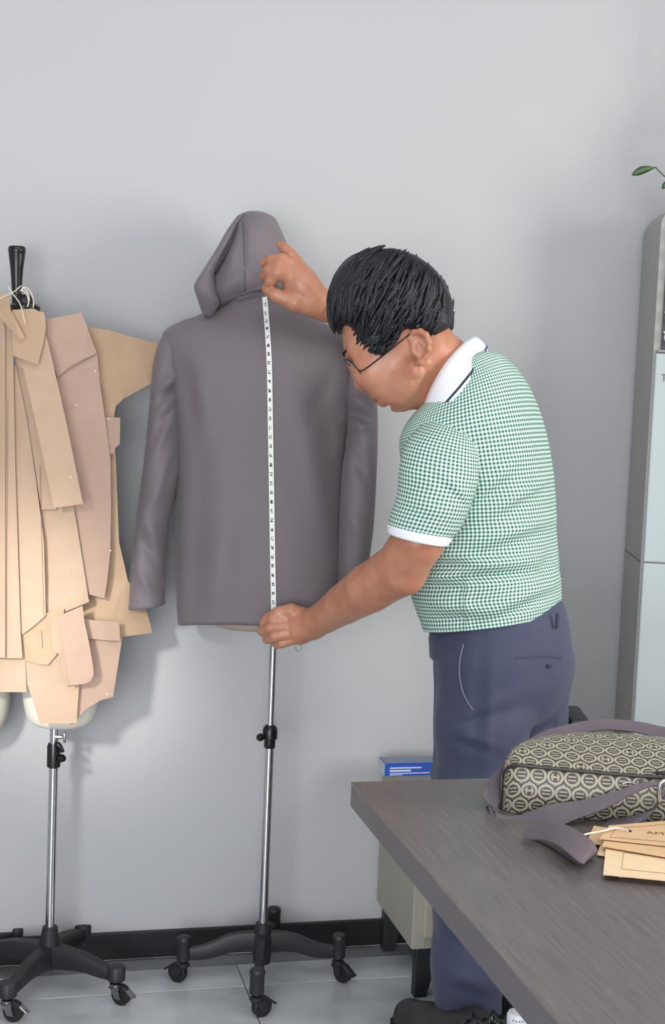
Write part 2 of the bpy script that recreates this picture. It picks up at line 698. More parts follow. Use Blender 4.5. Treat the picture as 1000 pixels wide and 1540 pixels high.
def form_torso(parent, rows, ctr, material):
    """rows: z, half width along RH, half depth along FH, shift right"""
    A = crom(rows, 46)
    th = np.linspace(0, 2 * np.pi, 48, endpoint=False)
    cx, cy = se(th, 2.2)
    rings = [np.array([ctr[0], ctr[1], z]) + s * RH + np.outer(cx * a, RH) + np.outer(cy * b, FH) for z, a, b, s in A]
    v, f, uv = loft(rings)
    return mk('torso', v, f, material, parent, smooth=True, auto=60)


TORSO = [(0.0, 0.02, 0.02, 0), (0.004, 0.10, 0.08, 0), (0.03, 0.136, 0.104, 0), (0.10, 0.150, 0.110, 0), (0.22, 0.135, 0.098, 0), (0.34, 0.135, 0.10, 0), (0.46, 0.160, 0.112, 0),
         (0.56, 0.165, 0.10, 0), (0.62, 0.13, 0.075, 0), (0.65, 0.075, 0.06, 0), (0.68, 0.056, 0.056, 0), (0.73, 0.052, 0.054, 0), (0.75, 0.045, 0.05, 0), (0.755, 0.01, 0.01, 0)]

# centre stand with the jacket
ends_c = [onz(268, 1478, 0), onz(385, 1528, 0), onz(505, 1474, 0), onz(408, 1436, 0)]
JC = np.mean(ends_c, 0)
JD = (JC - OC) @ FH
ends_c = [JC + (e - JC) / np.linalg.norm(e - JC) * 0.172 for e in ends_c]
form = thing('dress_form_stand', (JC[0], JC[1], 0), 'dress form on a chrome pole and four-armed caster base under the hooded jacket', 'dress form', 'dress forms on wheeled stands')
base(form, JC, ends_c, 'curved')
zcol = V(387, 1121, JD)[2]
zbot = V(387, 950, JD)[2]
pole(form, JC, 0.12, zcol, zbot + 0.05, 'curved')
z0 = V(340, 938, JD)[2] - 0.008
form_torso(form, [(z0 + z * 0.9, a * 0.86, b * 0.72, -0.035 * max(0, 1 - z / 0.3)) for z, a, b, _ in TORSO], JC, M_beige)

# left stand with the card patterns
ends_l = [onz(13, 1532, 0), onz(178, 1509, 0), onz(135, 1432, 0)]
LC = onz(73, 1486, 0)
rad = 0.165
ends_l = [LC + (e - LC) / np.linalg.norm(e - LC) * rad for e in ends_l]
ends_l.append(LC + (LC - ends_l[1]))
LD = (LC - OC) @ FH
formL = thing('dress_form_stand', (LC[0], LC[1], 0), 'cream dress form on a chrome pole and black caster base hung with kraft card patterns', 'dress form', 'dress forms on wheeled stands')
base(formL, LC, ends_l, 'flat')
zcolL = V(74, 1152, LD)[2]
zbotL = V(80, 1091, LD)[2]
pole(formL, LC, 0.12, zcolL, zbotL + 0.03, 'flat')
form_torso(formL, [(zbotL + z * 1.12, a * 0.545, b * 0.58, 0.012) for z, a, b, _ in TORSO], LC, M_cream)
pk = V(95, 1108, LD - 0.01)
mk('thumb_screw', *join([lathe(V(82, 1108, LD - 0.005), RH, [(0.004, 0), (0.004, 0.016)], 10), box(V(97, 1109, LD - 0.005), (0.006, 0.012, 0.022), None, 0.002)]), M_chrome2, formL, smooth=True, auto=30)
mk('clamp_handle', *tube([V(82, 1118, LD - 0.012), V(88, 1120, LD - 0.014), V(95, 1131, LD - 0.014)], [0.003, 0.006, 0.004], 8, 8), M_plast, formL, smooth=True)
# neck plate and handle
hb = V(26, 462, LD - 0.005)
plate = lathe(V(36, 468, LD), ZUP, [(0.028, -0.004), (0.033, 0.0), (0.033, 0.010), (0.028, 0.014), (0.02, 0.016), (0.018, 0.026), (0.014, 0.032), (0.012, 0.034)], 26)
mk('neck_plate', *plate, M_plast, formL, smooth=True, auto=40)
tp = V(25.5, 370, LD)
bt = V(25, 452, LD)
ax = (tp - bt) / np.linalg.norm(tp - bt)
Lh = np.linalg.norm(tp - bt)
mk('neck_handle', *lathe(bt, ax, [(0.010, -0.005), (0.0095, 0), (0.0100, Lh * 0.2), (0.0135, Lh * 0.6), (0.0170, Lh * 0.84), (0.0165, Lh * 0.86), (0.0178, Lh * 0.88), (0.0180, Lh * 0.96), (0.0155, Lh * 0.995), (0.010, Lh)], 26),
   M_plast, formL, smooth=True, auto=50)

# third form at the frame edge
TCt = onz(-112, 1474, 0)
TD = (TCt - OC) @ FH
formT = thing('dress_form_stand', (TCt[0], TCt[1], 0), 'pale dress form at the left frame edge, only its lower corner in view', 'dress form', 'dress forms on wheeled stands')
e0 = onz(46, 1440, 0) - TCt
e0 = e0 / np.linalg.norm(e0) * 0.21
e1 = np.array([-e0[1], e0[0], 0])
base(formT, TCt, [TCt - e0, TCt - e1, TCt + e0, TCt + e1], 'flat')
zT = V(-60, 1112, TD)[2]
pole(formT, TCt, 0.12, zT - 0.12, zT + 0.05, 'flat')
form_torso(formT, [(zT + z, a * 1.10, b * 0.75, 0.006) for z, a, b, _ in TORSO], TCt, M_cream)

# ------------------------------------------------------------------ kraft card patterns
# name, depth at top/bottom relative to the form axis, outline in the picture, label
CD = LD - 0.128
CARDS = [
    ('a', 0.060, 0.050, M_card2, [(100, 500), (130, 491), (165, 497), (200, 507), (247, 519), (247, 562), (225, 578), (185, 600), (174, 611), (171, 628), (174, 690), (179, 815), (192, 872), (222, 923), (229, 952), (181, 958), (120, 958), (60, 940), (40, 700), (60, 520)],
     'large kraft card pattern with kimono sleeve reaching behind the jacket sleeve'),
    ('b', 0.045, 0.04, M_card3, [(158, 627), (181, 628), (180, 668), (173, 674), (172, 682), (150, 684), (150, 630)], 'small kraft tab card notched at its corner below the card sleeve'),
    ('c', 0.036, 0.030, M_card3, [(86, 560), (146, 530), (150, 575), (158, 630), (166, 690), (167, 760), (166, 827), (162, 868), (157, 900), (134, 894), (100, 780), (80, 620)], 'kraft card side panel tapering to a point beside the tall centre panel'),
    ('d', 0.027, 0.030, M_card3, [(66, 481), (72, 480), (122, 470), (131, 492), (146, 532), (122, 542), (104, 552), (87, 568), (78, 545)], 'kraft card shoulder yoke with stepped top edge and curved lower edge'),
    ('o', 0.034, 0.030, M_card3, [(118, 955), (184, 958), (170, 1048), (152, 1053), (136, 1062), (126, 1069), (118, 1080), (112, 1080)], 'lowest right kraft card piece with a concave bottom edge over the form'),
    ('n', 0.024, 0.022, M_card3, [(110, 930), (128, 931), (150, 934), (179, 935), (181, 964), (160, 963), (132, 960), (110, 955)], 'short horizontal kraft card strip under the hem of the large sleeve pattern'),
    ('s', 0.030, 0.030, M_card3, [(96, 1075), (118, 1075), (109, 1094)], 'tiny triangular card tip below the bottom trapezoid card'),
    ('g', 0.026, 0.020, M_card, [(48, 690), (60, 762), (110, 756), (134, 905), (118, 912), (86, 925), (67, 932), (40, 900), (40, 720)], 'kraft card panel below the long slanted strip with angled hem'),
    ('r', 0.020, 0.014, M_card, [(22, 536), (33, 542), (46, 600), (63, 672), (85, 766), (62, 766), (52, 700), (38, 620)], 'narrow kraft card strip half hidden behind the long slanted strip'),
    ('l', 0.018, 0.016, M_card, [(38, 992), (60, 985), (100, 970), (119, 1031), (115, 1088), (60, 1088), (39, 1022)], 'bottom trapezoid kraft card covering the lower front of the dress form'),
    ('k', 0.013, 0.012, M_card2, [(33, 950), (69, 922), (96, 915), (96, 960), (85, 985), (72, 1000), (59, 999), (27, 991)], 'warm kraft card piece tucked under the angled panel hems'),
    ('t', 0.007, 0.006, M_card, [(76, 935), (85, 925), (95, 924), (104, 990), (110, 1030), (98, 1031), (91, 985), (79, 978)], 'slim kraft card sliver showing left of the round-cornered pocket card'),
    ('m', 0.000, -0.008, M_card3, [(88, 926), (124, 911), (127, 935), (133, 962), (138, 990), (141, 1010), (140, 1018), (136, 1024), (129, 1028), (105, 1031)], 'slanted pocket-shaped kraft card with a rounded lower corner'),
    ('h', 0.014, 0.006, M_card, [(20, 552), (24, 548), (40, 628), (54, 720), (66, 815), (69, 926), (50, 942), (33, 955), (28, 940), (24, 830), (20, 700)], 'long left kraft card strip widening downward to an angled end'),
    ('j', 0.016, 0.010, M_card, [(-90, 985), (38, 990), (40, 1041), (-90, 1040)], 'wide bright kraft card band at the lower left edge'),
    ('i', 0.006, -0.002, M_card, [(4, 470), (14, 480), (20, 536), (23, 700), (27, 830), (31, 950), (34, 990), (4, 990)], 'upright kraft card strip just left of the angled long strip'),
    ('q', 0.000, -0.008, M_card, [(-90, 470), (-10, 452), (2, 458), (8, 500), (8, 989), (-90, 987)], 'leftmost tall kraft card panel cut by the frame edge'),
    ('f', 0.002, -0.020, M_card, [(33, 546), (55, 500), (66, 490), (74, 522), (80, 548), (92, 600), (104, 655), (113, 700), (125, 758), (102, 761), (81, 764), (72, 720), (52, 628)], 'long slanted kraft card strip standing proud of the others with a dark gap'),
    ('u', 0.000, -0.002, M_card2, [(27, 532), (60, 540), (50, 556), (31, 553), (27, 546)], 'small kraft card corner peeping out under the neck tag card'),
    ('p', -0.006, -0.014, M_card2, [(18, 466), (51, 464), (58, 468), (66, 470), (68, 480), (69, 493), (66, 512), (62, 529), (57, 548), (36, 541), (20, 535), (17, 500)], 'kraft collar card with a string hole hanging at the form neck'),
    ('v', -0.014, -0.020, M_card2, [(-20, 440), (0, 439), (14, 446), (16, 466), (38, 508), (30, 511), (4, 462), (-20, 455)], 'narrow slanted kraft tag tied at the neck over the collar card'),
]


def card(key, dt, db, m, poly, label):
    P = np.array(poly, float)
    y0, y1 = P[:, 1].min(), P[:, 1].max()
    # subdivide the outline and build a gently curved sheet
    Q = []
    for a, b in zip(P, np.roll(P, -1, 0)):
        n = max(1, int(np.hypot(*(b - a)) / 30))
        for k in range(n):
            Q.append(a + (b - a) * k / n)
    Q = np.array(Q)

    def dep(x, y):
        t = (y - y0) / (y1 - y0)
        return CD + dt + (db - dt) * t + 0.00000006 * (x - 60) ** 2 * 60
    bm = bmesh.new()
    vs = [bm.verts.new((q[0], q[1], 0)) for q in Q]
    f = bm.faces.new(vs)
    bmesh.ops.triangulate(bm, faces=[f])
    bm.verts.index_update()
    fs = [tuple(v.index for v in t.verts) for t in bm.faces]
    bm.free()
    top = np.array([V(x, y, dep(x, y)) for x, y in Q])
    bot = np.array([V(x, y, dep(x, y) + 0.0016) for x, y in Q])
    n = len(Q)
    faces = fs + [tuple(i + n for i in t[::-1]) for t in fs] + [((i + 1) % n, i, n + i, n + (i + 1) % n) for i in range(n)]
    o = mk('card_pattern', np.vstack([top, bot]), faces, m)
    bm = bmesh.new()
    bm.from_mesh(o.data)
    bmesh.ops.recalc_face_normals(bm, faces=bm.faces[:])
    bm.to_mesh(o.data)
    bm.free()
    tag(o, label, 'card pattern', 'kraft card sewing patterns')
    return o, dep


DEP = {}
CO = {}
for key, dt, db, m, poly, label in CARDS:
    CO[key], DEP[key] = card(key, dt, db, m, poly, label)
# punched holes / chips (pale specks) and drawn lines as children of their card
for key, x, y in [('c', 143, 558), ('c', 115, 609), ('g', 104, 860), ('g', 108, 892), ('o', 161, 1044), ('c', 166, 828), ('f', 106, 717), ('b', 163, 630), ('b', 163, 662)]:
    P = V(x, y, DEP[key](x, y) - 0.0003)
    mk('punch_mark', *lathe(P, -FH, [(0.0016, -0.0004), (0.0016, 0.0002)], 8), M_pin, CO[key])
for key, a, b in [('q', (-2, 480), (-2, 985)), ('h', (60, 700), (66, 930)), ('d', (88, 566), (146, 531)), ('i', (10, 990), (12, 600)), ('k', (62, 948), (64, 975))]:
    pts = [V(a[0] + (b[0] - a[0]) * t, a[1] + (b[1] - a[1]) * t, DEP[key](a[0] + (b[0] - a[0]) * t, a[1] + (b[1] - a[1]) * t) - 0.0002) for t in np.linspace(0, 1, 6)]
    mk('drawn_line', *tube(pts, 0.0004, 4), M_pencil, CO[key])
# strings
ds = CD - 0.024
for lab, pts in [('white string tied round the neck handle to the slanted tag', [(-6, 452), (10, 444), (22, 438), (29, 432), (32, 430)]),
                 ('white string running from the handle to the collar card hole', [(12, 431), (20, 443), (29, 455), (34, 470), (38, 488)]),
                 ('loose loop of white string hanging beside the neck handle', [(30, 438), (36, 432), (44, 436), (50, 450), (50, 463)]),
                 ('inner loop of white string beside the neck handle', [(31, 436), (38, 440), (43, 452), (41, 462), (44, 450), (40, 437), (33, 433)])]:
    v, f = tube([V(x, y, ds) for x, y in pts], 0.0011, 6, 26)
    tag(mk('pattern_string', v, f, M_string, smooth=True), lab, 'string', 'strings at the form neck')

# ------------------------------------------------------------------ hooded jacket
jacket = thing('hooded_jacket', (JC[0], JC[1], z0 - 0.01), 'taupe grey hooded jacket worn backward-facing on the centre dress form', 'jacket')
TH = np.linspace(0, 2 * np.pi, 96, endpoint=False)


def body_rings(rows, n, e, dc, drop=None):
    A = crom(rows, n)
    cx, cy = se(TH, e)
    rings = []
    for y, xl, xr, b, dd in A:
        d = dc + dd
        L, Rr = V(xl, y, d), V(xr, y, d)
        c = (L + Rr) / 2
        a = np.linalg.norm(Rr - L) / 2
        c = c.copy()
        ring = c + np.outer(cx * a, RH) + np.outer(cy * b, FH)
        rings.append(ring)
    return np.array(rings), A


BROWS = [(938, 268, 518, .112, 0), (880, 265, 513, .116, 0), (800, 264, 512, .118, 0), (720, 265, 515, .118, 0), (640, 264, 523, .118, 0), (585, 256, 533, .116, 0), (548, 248, 541, .108, 0), (520, 243, 540, .096, 0),
         (503, 248, 527, .085, 0), (490, 268, 507, .075, 0), (478, 298, 480, .066, 0), (468, 315, 464, .060, 0), (455, 322, 456, .057, 0), (440, 326, 452, .055, 0)]
rings, A = body_rings(BROWS, 120, 2.5, JD)
PXY = None
cx, cy = se(TH, 2.5)
P = rings.reshape(-1, 3)
px, py = proj(P)
px, py = px.reshape(rings.shape[:2]), py.reshape(rings.shape[:2])
front = np.clip(-np.sin(TH), 0, 1)[None, :]
# cloth folds on the back
g = lambda x, s: np.exp(-(x / s) ** 2)
fold = 0.0
fold = fold + 0.010 * g((px - 452) - (py - 600) * 0.22, 22) * g(py - 700, 110)
fold = fold - 0.010 * g((px - 492) - (py - 620) * 0.10, 18) * g(py - 720, 130)
fold = fold + 0.008 * g((px - 330) + (py - 850) * 0.12, 22) * g(py - 850, 110)
fold = fold - 0.006 * g((px - 296) + (py - 800) * 0.05, 16) * g(py - 800, 150)
fold = fold - 0.010 * g((px - 283) - (py - 585) * 0.15, 14) * g(py - 600, 45)
fold = fold + 0.007 * g((px - 300) - (py - 585) * 0.10, 14) * g(py - 610, 55)
fold = fold + 0.004 * g((py - 545) - (px - 300) * 0.15, 16) * g(px - 300, 35)
fold = fold - 0.006 * g((px - 500) + (py - 560) * 0.45, 14) * g(py - 580, 50)
rings = rings - (1.4 * fold * front)[..., None] * FH
# hem corners hang lower than the middle
wh = np.clip((py - 820) / 120, 0, 1)
rings[..., 2] += (-0.006 + 0.022 * (1 - np.abs(cx)[None, :] ** 3) + 0.034 * np.clip(cx, 0, 1)[None, :] ** 2) * wh * 0.9
# turned-in hem
hem_in = [rings[0] + (rings[0].mean(0) - rings[0]) * 0.02 + ZUP * 0.001, rings[0] + (rings[0].mean(0) - rings[0]) * 0.03 + ZUP * 0.05]
rings2 = np.concatenate([np.array(hem_in)[::-1], rings], 0)
v, f, uv = loft(rings2, cap0=False, cap1=True)
jb = mk('jacket_body', v, f, M_jacket, jacket, smooth=True, uv=uv)
BP = rings.reshape(-1, 3)
BPX = np.column_stack(proj(BP))
BD = (BP - OC) @ FH
bsel = np.tile(np.sin(TH) < 0.15, rings.shape[0])


def back_depth(x, y):
    m = bsel
    d2 = (BPX[m, 0] - x) ** 2 + (BPX[m, 1] - y) ** 2
    i = np.argsort(d2)[:4]
    w = 1 / (d2[i] + 0.5)
    return float((BD[m][i] * w).sum() / w.sum())


def pair_rings(pairs, n, e=2.2, m=48):
    """pairs: xa, ya, xb, yb, depth, half thickness"""
    A = crom(pairs, n)
    th = np.linspace(0, 2 * np.pi, m, endpoint=False)
    cx, cy = se(th, e)
    rg = []
    for xa, ya, xb, yb, d, t in A:
        a, b = V(xa, ya, d), V(xb, yb, d)
        c, h = (a + b) / 2, (b - a) / 2
        rg.append(c + np.outer(cx, h) + np.outer(cy * t, FH))
    return np.array(rg), th


def sleeve(pairs, name, folds, mat_):
    rg, th = pair_rings(pairs, 80)
    P = rg.reshape(-1, 3)
    px, py = proj(P)
    px, py = px.reshape(rg.shape[:2]), py.reshape(rg.shape[:2])
    fr = np.clip(-np.sin(th), 0, 1)[None, :]
    disp = 0
    for amp, x0, y0, slope, wx, wy in folds:
        disp = disp + amp * g((py - y0) - (px - x0) * slope, wx) * g(px - x0, wy)
    rg = rg - (1.6 * disp * fr)[..., None] * FH
    last = rg[-1]
    c = last.mean(0)
    ax_ = (rg[-1].mean(0) - rg[-4].mean(0))
    ax_ /= np.linalg.norm(ax_)
    inn = np.array([last + (c - last) * 0.05, last + (c - last) * 0.09 - ax_ * 0.06])
    v, f, uv = loft(np.concatenate([rg, inn], 0))
    return mk(name, v, f, mat_, jacket, smooth=True, uv=uv)


dJ = JD
sl = sleeve([(262, 500, 300, 520, dJ - .005, .03), (246, 503, 284, 548, dJ - .008, .050), (232, 540, 274, 596, dJ - .015, .054), (225, 610, 273, 650, dJ - .028, .055), (217, 690, 270, 706, dJ - .045, .056), (206, 775, 253, 790, dJ - .05, .052), (197, 850, 247, 860, dJ - .05, .050),
             (190, 914, 248, 908, dJ - .05, .050)], 'sleeve',
            [(0.012, 262, 572, -0.5, 8, 18), (-0.014, 260, 588, -0.6, 7, 18), (0.008, 256, 606, -0.9, 8, 16), (-0.006, 250, 628, -1.4, 10, 14), (0.006, 248, 650, -1.8, 14, 16), (-0.008, 262, 700, -2.2, 16, 16), (0.007, 232, 800, 0.9, 14, 18), (-0.006, 226, 832, 1.2, 12, 18), (0.005, 215, 870, 1.5, 14, 16), (0.006, 240, 740, -1.0, 18, 22)], M_jacket)
sr = sleeve([(488, 520, 524, 503, dJ - .005, .03), (506, 552, 546, 524, dJ - .008, .050), (516, 600, 561, 572, dJ - .012, .054), (522, 650, 568, 620, dJ - .02, .055), (514, 712, 567, 700, dJ - .03, .056), (510, 795, 562, 790, dJ - .03, .052), (508, 858, 554, 852, dJ - .03, .050),
             (506, 900, 550, 898, dJ - .03, .048)], 'sleeve',
            [(0.009, 540, 604, 0.45, 9, 22), (-0.013, 538, 626, 0.4, 7, 22), (0.009, 544, 640, 0.3, 8, 18), (-0.005, 530, 660, 0.8, 9, 14), (-0.006, 540, 700, 1.2, 14, 18), (0.005, 535, 790, 1.0, 18, 18)], M_jacket)

# hood
HC = JD - 0.005
HR = [(319, 382, 394, .02, 0), (321.5, 368, 403, .045, 0), (328, 359, 414, .065, 0), (342, 352, 422, .082, 0), (362, 347, 430, .094, 0), (384, 334, 436, .100, 0), (404, 322, 440, .103, 0), (424, 312, 443, .104, 0), (440, 308, 446, .100, 0), (450, 312, 446, .092, 0), (458, 320, 440, .080, 0)]
rg, A = body_rings(HR, 70, 2.3, HC)
P = rg.reshape(-1, 3)
px, py = proj(P)
px, py = px.reshape(rg.shape[:2]), py.reshape(rg.shape[:2])
fr = np.clip(-np.sin(TH), 0, 1)[None, :]
disp = -0.006 * g(px - 365, 3.5) * g(py - 390, 60)
disp = disp + 0.008 * g((py - 425) + (px - 350) * 0.5, 12) * g(px - 345, 30)
disp = disp - 0.008 * g((py - 452) + (px - 350) * 0.45, 8) * g(px - 345, 40)
disp = disp + 0.007 * g((px - 350) - (380 - py) * 0.2, 7) * g(py - 380, 30)
disp = disp - 0.004 * g((px - 395) - (py - 360) * 0.3, 12) * g(py - 370, 30)
rg = rg - (disp * fr)[..., None] * FH
# lower rim follows the neck seam: lower on the left, tucked in under the hand
low = np.clip((py - 425) / 30, 0, 1)
rg[..., 2] += np.clip((px - 345) / 60, -0.55, 1) * low * 0.020
v, f, uv = loft(rg)
hood = mk('hood', v, f, M_jacket, jacket, smooth=True, uv=uv)
HPX = np.column_stack(proj(rg.reshape(-1, 3)))
HDp = (rg.reshape(-1, 3) - OC) @ FH
hsel = np.tile(np.sin(TH) < 0.1, rg.shape[0])


def hood_depth(x, y):
    d2 = (HPX[hsel, 0] - x) ** 2 + (HPX[hsel, 1] - y) ** 2
    i = np.argsort(d2)[:4]
    w = 1 / (d2[i] + 0.5)
    return float((HDp[hsel][i] * w).sum() / w.sum())


brim, _ = pair_rings([(356, 327, 372, 322, HC - .03, .03), (341, 347, 357, 340, HC - .055, .018), (329, 368, 345, 362, HC - .072, .016), (317, 388, 332, 386, HC - .085, .016), (303, 410, 322, 411, HC - .090, .020), (292, 430, 325, 440, HC - .085, .026),
                      (297, 450, 330, 456, HC - .075, .026), (305, 474, 318, 476, HC - .055, .018)], 50, 2.4, 28)
v, f, uv = loft(brim)
mk('hood_brim', v, f, M_jacket, hood, smooth=True)
slit, _ = pair_rings([(352, 338, 362, 334, HC - .05, .012), (340, 358, 358, 352, HC - .062, .012), (328, 382, 346, 378, HC - .074, .012), (315, 410, 325, 412, HC - .082, .012)], 20, 2.2, 16)
v, f, uv = loft(slit)
mk('hood_opening_shade', v, f, M_jdark, hood, smooth=True)  # dark strip filling the gap behind the brim, painted shade
# seams
pts = [V(365 + 3 * math.sin(t * 2), 330 + 108 * t, hood_depth(365, 330 + 108 * t) - 0.0016) for t in np.linspace(0.03, 1, 16)]
mk('hood_seam', *tube(pts, 0.0011, 6, 30), mat('taupe_seam_light', (92, 85, 90), 0.7), hood, smooth=True)
pts = [V(x, y, min(back_depth(x, y), hood_depth(x, y)) - 0.0005) for x, y in [(318, 473), (332, 462), (348, 451), (366, 443), (385, 438), (402, 437), (425, 440), (444, 447)]]
mk('neck_seam', *tube(pts, 0.0018, 6, 40), M_jseam, jb, smooth=True)

# ------------------------------------------------------------------ tape measure
TP = [(397, 437), (400, 470), (403, 510), (405, 550), (406, 600), (407, 660), (408, 720), (409, 780), (410, 840), (411, 890), (411.5, 926)]
cen, A_, B_ = [], [], []
for x, y in crom(TP, 40):
    d = back_depth(x, y) - 0.0035
    A_.append(V(x - 3.9, y, d))
    B_.append(V(x + 3.9, y, d))
t = NG('tape_print', 0.5)
u, vv_ = t.uv()
u = t.math('PINGPONG', u, 0.0114)
fr_ = t.math('FRACT', t.math('MULTIPLY', vv_, 1 / 0.0190))
inv = t.math('MULTIPLY', t.math('GREATER_THAN', fr_, 0.3), t.math('LESS_THAN', fr_, 0.72))
nz = t.nt.nodes.new('ShaderNodeTexNoise')
nz.inputs['Scale'].default_value = 330
t.nt.links.new(t.tc.outputs['Object'], nz.inputs['Vector'])
inv = t.math('MULTIPLY', inv, t.math('GREATER_THAN', nz.outputs[0], 0.46))
band = t.math('MULTIPLY', t.math('GREATER_THAN', u, 0.0030), t.math('LESS_THAN', u, 0.0082))
tick = t.math('LESS_THAN', t.math('FRACT', t.math('MULTIPLY', vv_, 1 / 0.0048)), 0.22)
edge = t.math('LESS_THAN', u, 0.0012)
mask = t.math('MAXIMUM', t.math('MULTIPLY', inv, band), t.math('MULTIPLY', tick, edge))
M_tape = t.out(t.mix(mask, lin((236, 236, 232)), lin((52, 54, 60))))
v, f, uv = ribbon(A_, B_, 0.0008, 120)
tag(mk('tape_measure', v, f, M_tape, uv=uv), 'white tape measure stretched down the back of the taupe jacket', 'tape measure')

# ------------------------------------------------------------------ the man
AL = math.radians(25)
FM = -math.cos(AL) * RH + math.sin(AL) * FH      # the way he faces
LM = -math.sin(AL) * RH - math.cos(AL) * FH      # his left, towards the camera
SH = 0.0
man = thing('person', tuple(onz(700, 1560, 0)), 'man in a green gingham polo shirt and navy trousers bending to measure the jacket', 'person')
M_skin = mat('skin', (190, 136, 108), 0.38, vary=0.06, vscale=26, col2=(178, 116, 90), bump=0.10, bscale=260, sss=0.12)
M_hair = mat('black_hair', (17, 19, 27), 0.40, vary=0.5, vscale=80, bump=0.5, bscale=240)

HD = 2.63
HS = HD / CF * 1.005
C0 = V(592, 470, HD)
DD = -ZUP
PSI = math.radians(13)


def Hl(x, y, l):
    """profile coordinates in picture px; l = px toward his left (the camera)"""
    x, y = x - 592, y - 470
    x = x / math.cos(PSI)
    r = x * math.cos(PSI) - l * math.sin(PSI)
    tc = x * math.sin(PSI) + l * math.cos(PSI)
    # the picture is rolled by CR: keep the pixel directions
    w = R1 * r - U1 * y - FH * tc
    return C0 + w * HS


def Hn(x, y, l):
    return Hl(x + l * math.sin(PSI), y, l)


PT = math.radians(29)
AXF = Hl(592 - 100 * math.cos(PT), 470 + 100 * math.sin(PT), 0) - C0
AXF /= np.linalg.norm(AXF)
AXL = Hl(592, 470, 100) - C0
AXL = AXL - AXF * (AXL @ AXF)
AXL /= np.linalg.norm(AXL)
AXU = np.cross(AXF, AXL)
if AXU[2] < 0:
    AXU = -AXU
HA = [AXF, AXU, AXL]

lo = np.array([9.0] * 3)
hi = -lo
for x, y, d in [(380, 350, 2.98), (380, 990, 2.98), (800, 360, 2.45), (800, 990, 2.45), (400, 990, 2.45), (800, 360, 2.95), (380, 350, 2.6)]:
    p = V(x, y, d)
    lo, hi = np.minimum(lo, p), np.maximum(hi, p)
B = Field(lo, hi, 0.0026)
S = HS
# skull and face
B.ell(Hl(594, 464, 0), HA, (80 * S, 74 * S, 62 * S))
B.ell(Hl(566, 512, 0), HA, (48 * S, 52 * S, 54 * S), 0.02)
B.ell(Hl(588, 545, 0), HA, (52 * S, 62 * S, 48 * S), 0.03)
for s in (-1, 1):
    B.ell(Hl(562, 560, s * 27), HA, (24 * S, 26 * S, 22 * S), 0.02)
    B.cone(Hl(632, 556, s * 44), 15 * S, Hl(604, 592, s * 22), 14 * S, 0.03)
    B.cone(Hl(529, 533, s * 6), 6.5 * S, Hl(540, 526, s * 36), 7 * S, 0.014)
    B.ell(Hl(532, 551, s * 23), HA, (10 * S, 9 * S, 15 * S), 0.012, 's')
    B.ell(Hl(543, 551, s * 23), HA, (11 * S, 9 * S, 12 * S), 0.006)
    B.ell(Hl(551, 580, s * 9), HA, (8 * S, 6 * S, 6 * S), 0.008)
B.ell(Hl(577, 585, 0), HA, (20 * S, 25 * S, 27 * S), 0.02)
B.cone(Hl(598, 601, 0), 15 * S, Hl(601, 600, 0), 16 * S, 0.02)
B.cone(Hl(530, 545, 0), 6.5 * S, Hl(543, 573, 0), 9 * S, 0.010)
B.ell(Hl(544, 575.5, 0), HA, (10.5 * S, 8 * S, 10 * S), 0.006)
B.cone(Hl(571, 594, -12), 4.5 * S, Hl(569, 592.5, 0), 5.5 * S, 0.008)
B.cone(Hl(569, 592.5, 0), 5.5 * S, Hl(571, 594, 12), 4.5 * S, 0.008)
B.cone(Hl(578.5, 602, -11), 4.5 * S, Hl(577, 601.5, 11), 5 * S, 0.008)
B.cone(Hl(568.5, 600.5, -19), 1.6 * S, Hl(568.5, 600.5, 19), 1.6 * S, 0.006, 's')
B.cone(Hl(585, 609, -12), 3 * S, Hl(585, 609, 12), 3 * S, 0.012, 's')
# neck and jowl
B.cone(V(642, 528, 2.622), 44 * S, V(688, 560, 2.645), 41 * S, 0.03)
B.cone(V(622, 572, 2.626), 32 * S, V(664, 592, 2.645), 36 * S, 0.03)
# creases on the near side of neck
for q in ([(640, 538), (645, 556), (648, 572)], [(621, 572), (622, 590), (616, 606)], [(628, 570), (631, 588), (626, 606)]):
    B.chain([(Hn(x, y, 50 if i < 1 else 46), 0.0022) for i, (x, y) in enumerate(q)], 0.008, 's')
# ears
for s in (-1, 1):
    e = (lambda x, y, l: Hn(x, y, l)) if s > 0 else (lambda x, y, l: Hl(x + 62 * math.sin(PSI), y, -l))
    B.ell(e(627, 525, 60), [AXF, AXU, AXL], (13 * S, 20 * S, 7 * S), 0.006)
    B.chain([(e(x, y, l), r * S) for x, y, l, r in [(614, 519, 58, 3), (612, 509, 62, 3.6), (618, 502, 65, 4), (627, 501, 68, 4.2), (635, 506, 70, 4.2), (639, 516, 70, 4), (639, 527, 68, 3.8), (635, 537, 65, 3.8), (629, 545, 62, 5), (624, 546, 60, 4)]], 0.004)
    B.ell(e(625, 524, 70), HA, (6.5 * S, 12 * S, 8 * S), 0.006, 's')
    B.cone(e(617, 527, 61), 4 * S, e(618, 531, 61), 4 * S, 0.006)


def c_(x, y, d, r):
    return (V(x, y, d), r * d / CF)


# trunk inside the shirt
B.chain([c_(690, 590, 2.655, 38), c_(703, 650, 2.68, 62), c_(720, 760, 2.71, 70), c_(728, 860, 2.73, 72)], 0.03)
# left arm, near the camera
B.chain([c_(672, 655, 2.57, 36), c_(656, 695, 2.525, 38), c_(642, 760, 2.505, 40), c_(628, 815, 2.51, 39.5), c_(603, 853, 2.55, 40), c_(590, 863, 2.575, 39.5), c_(556, 884, 2.63, 38), c_(518, 908, 2.71, 31), c_(490, 927, 2.77, 25), c_(470, 938, 2.81, 23.5)], 0.003)
B.chain([c_(695, 630, 2.64, 40), c_(672, 655, 2.57, 36)], 0.03)
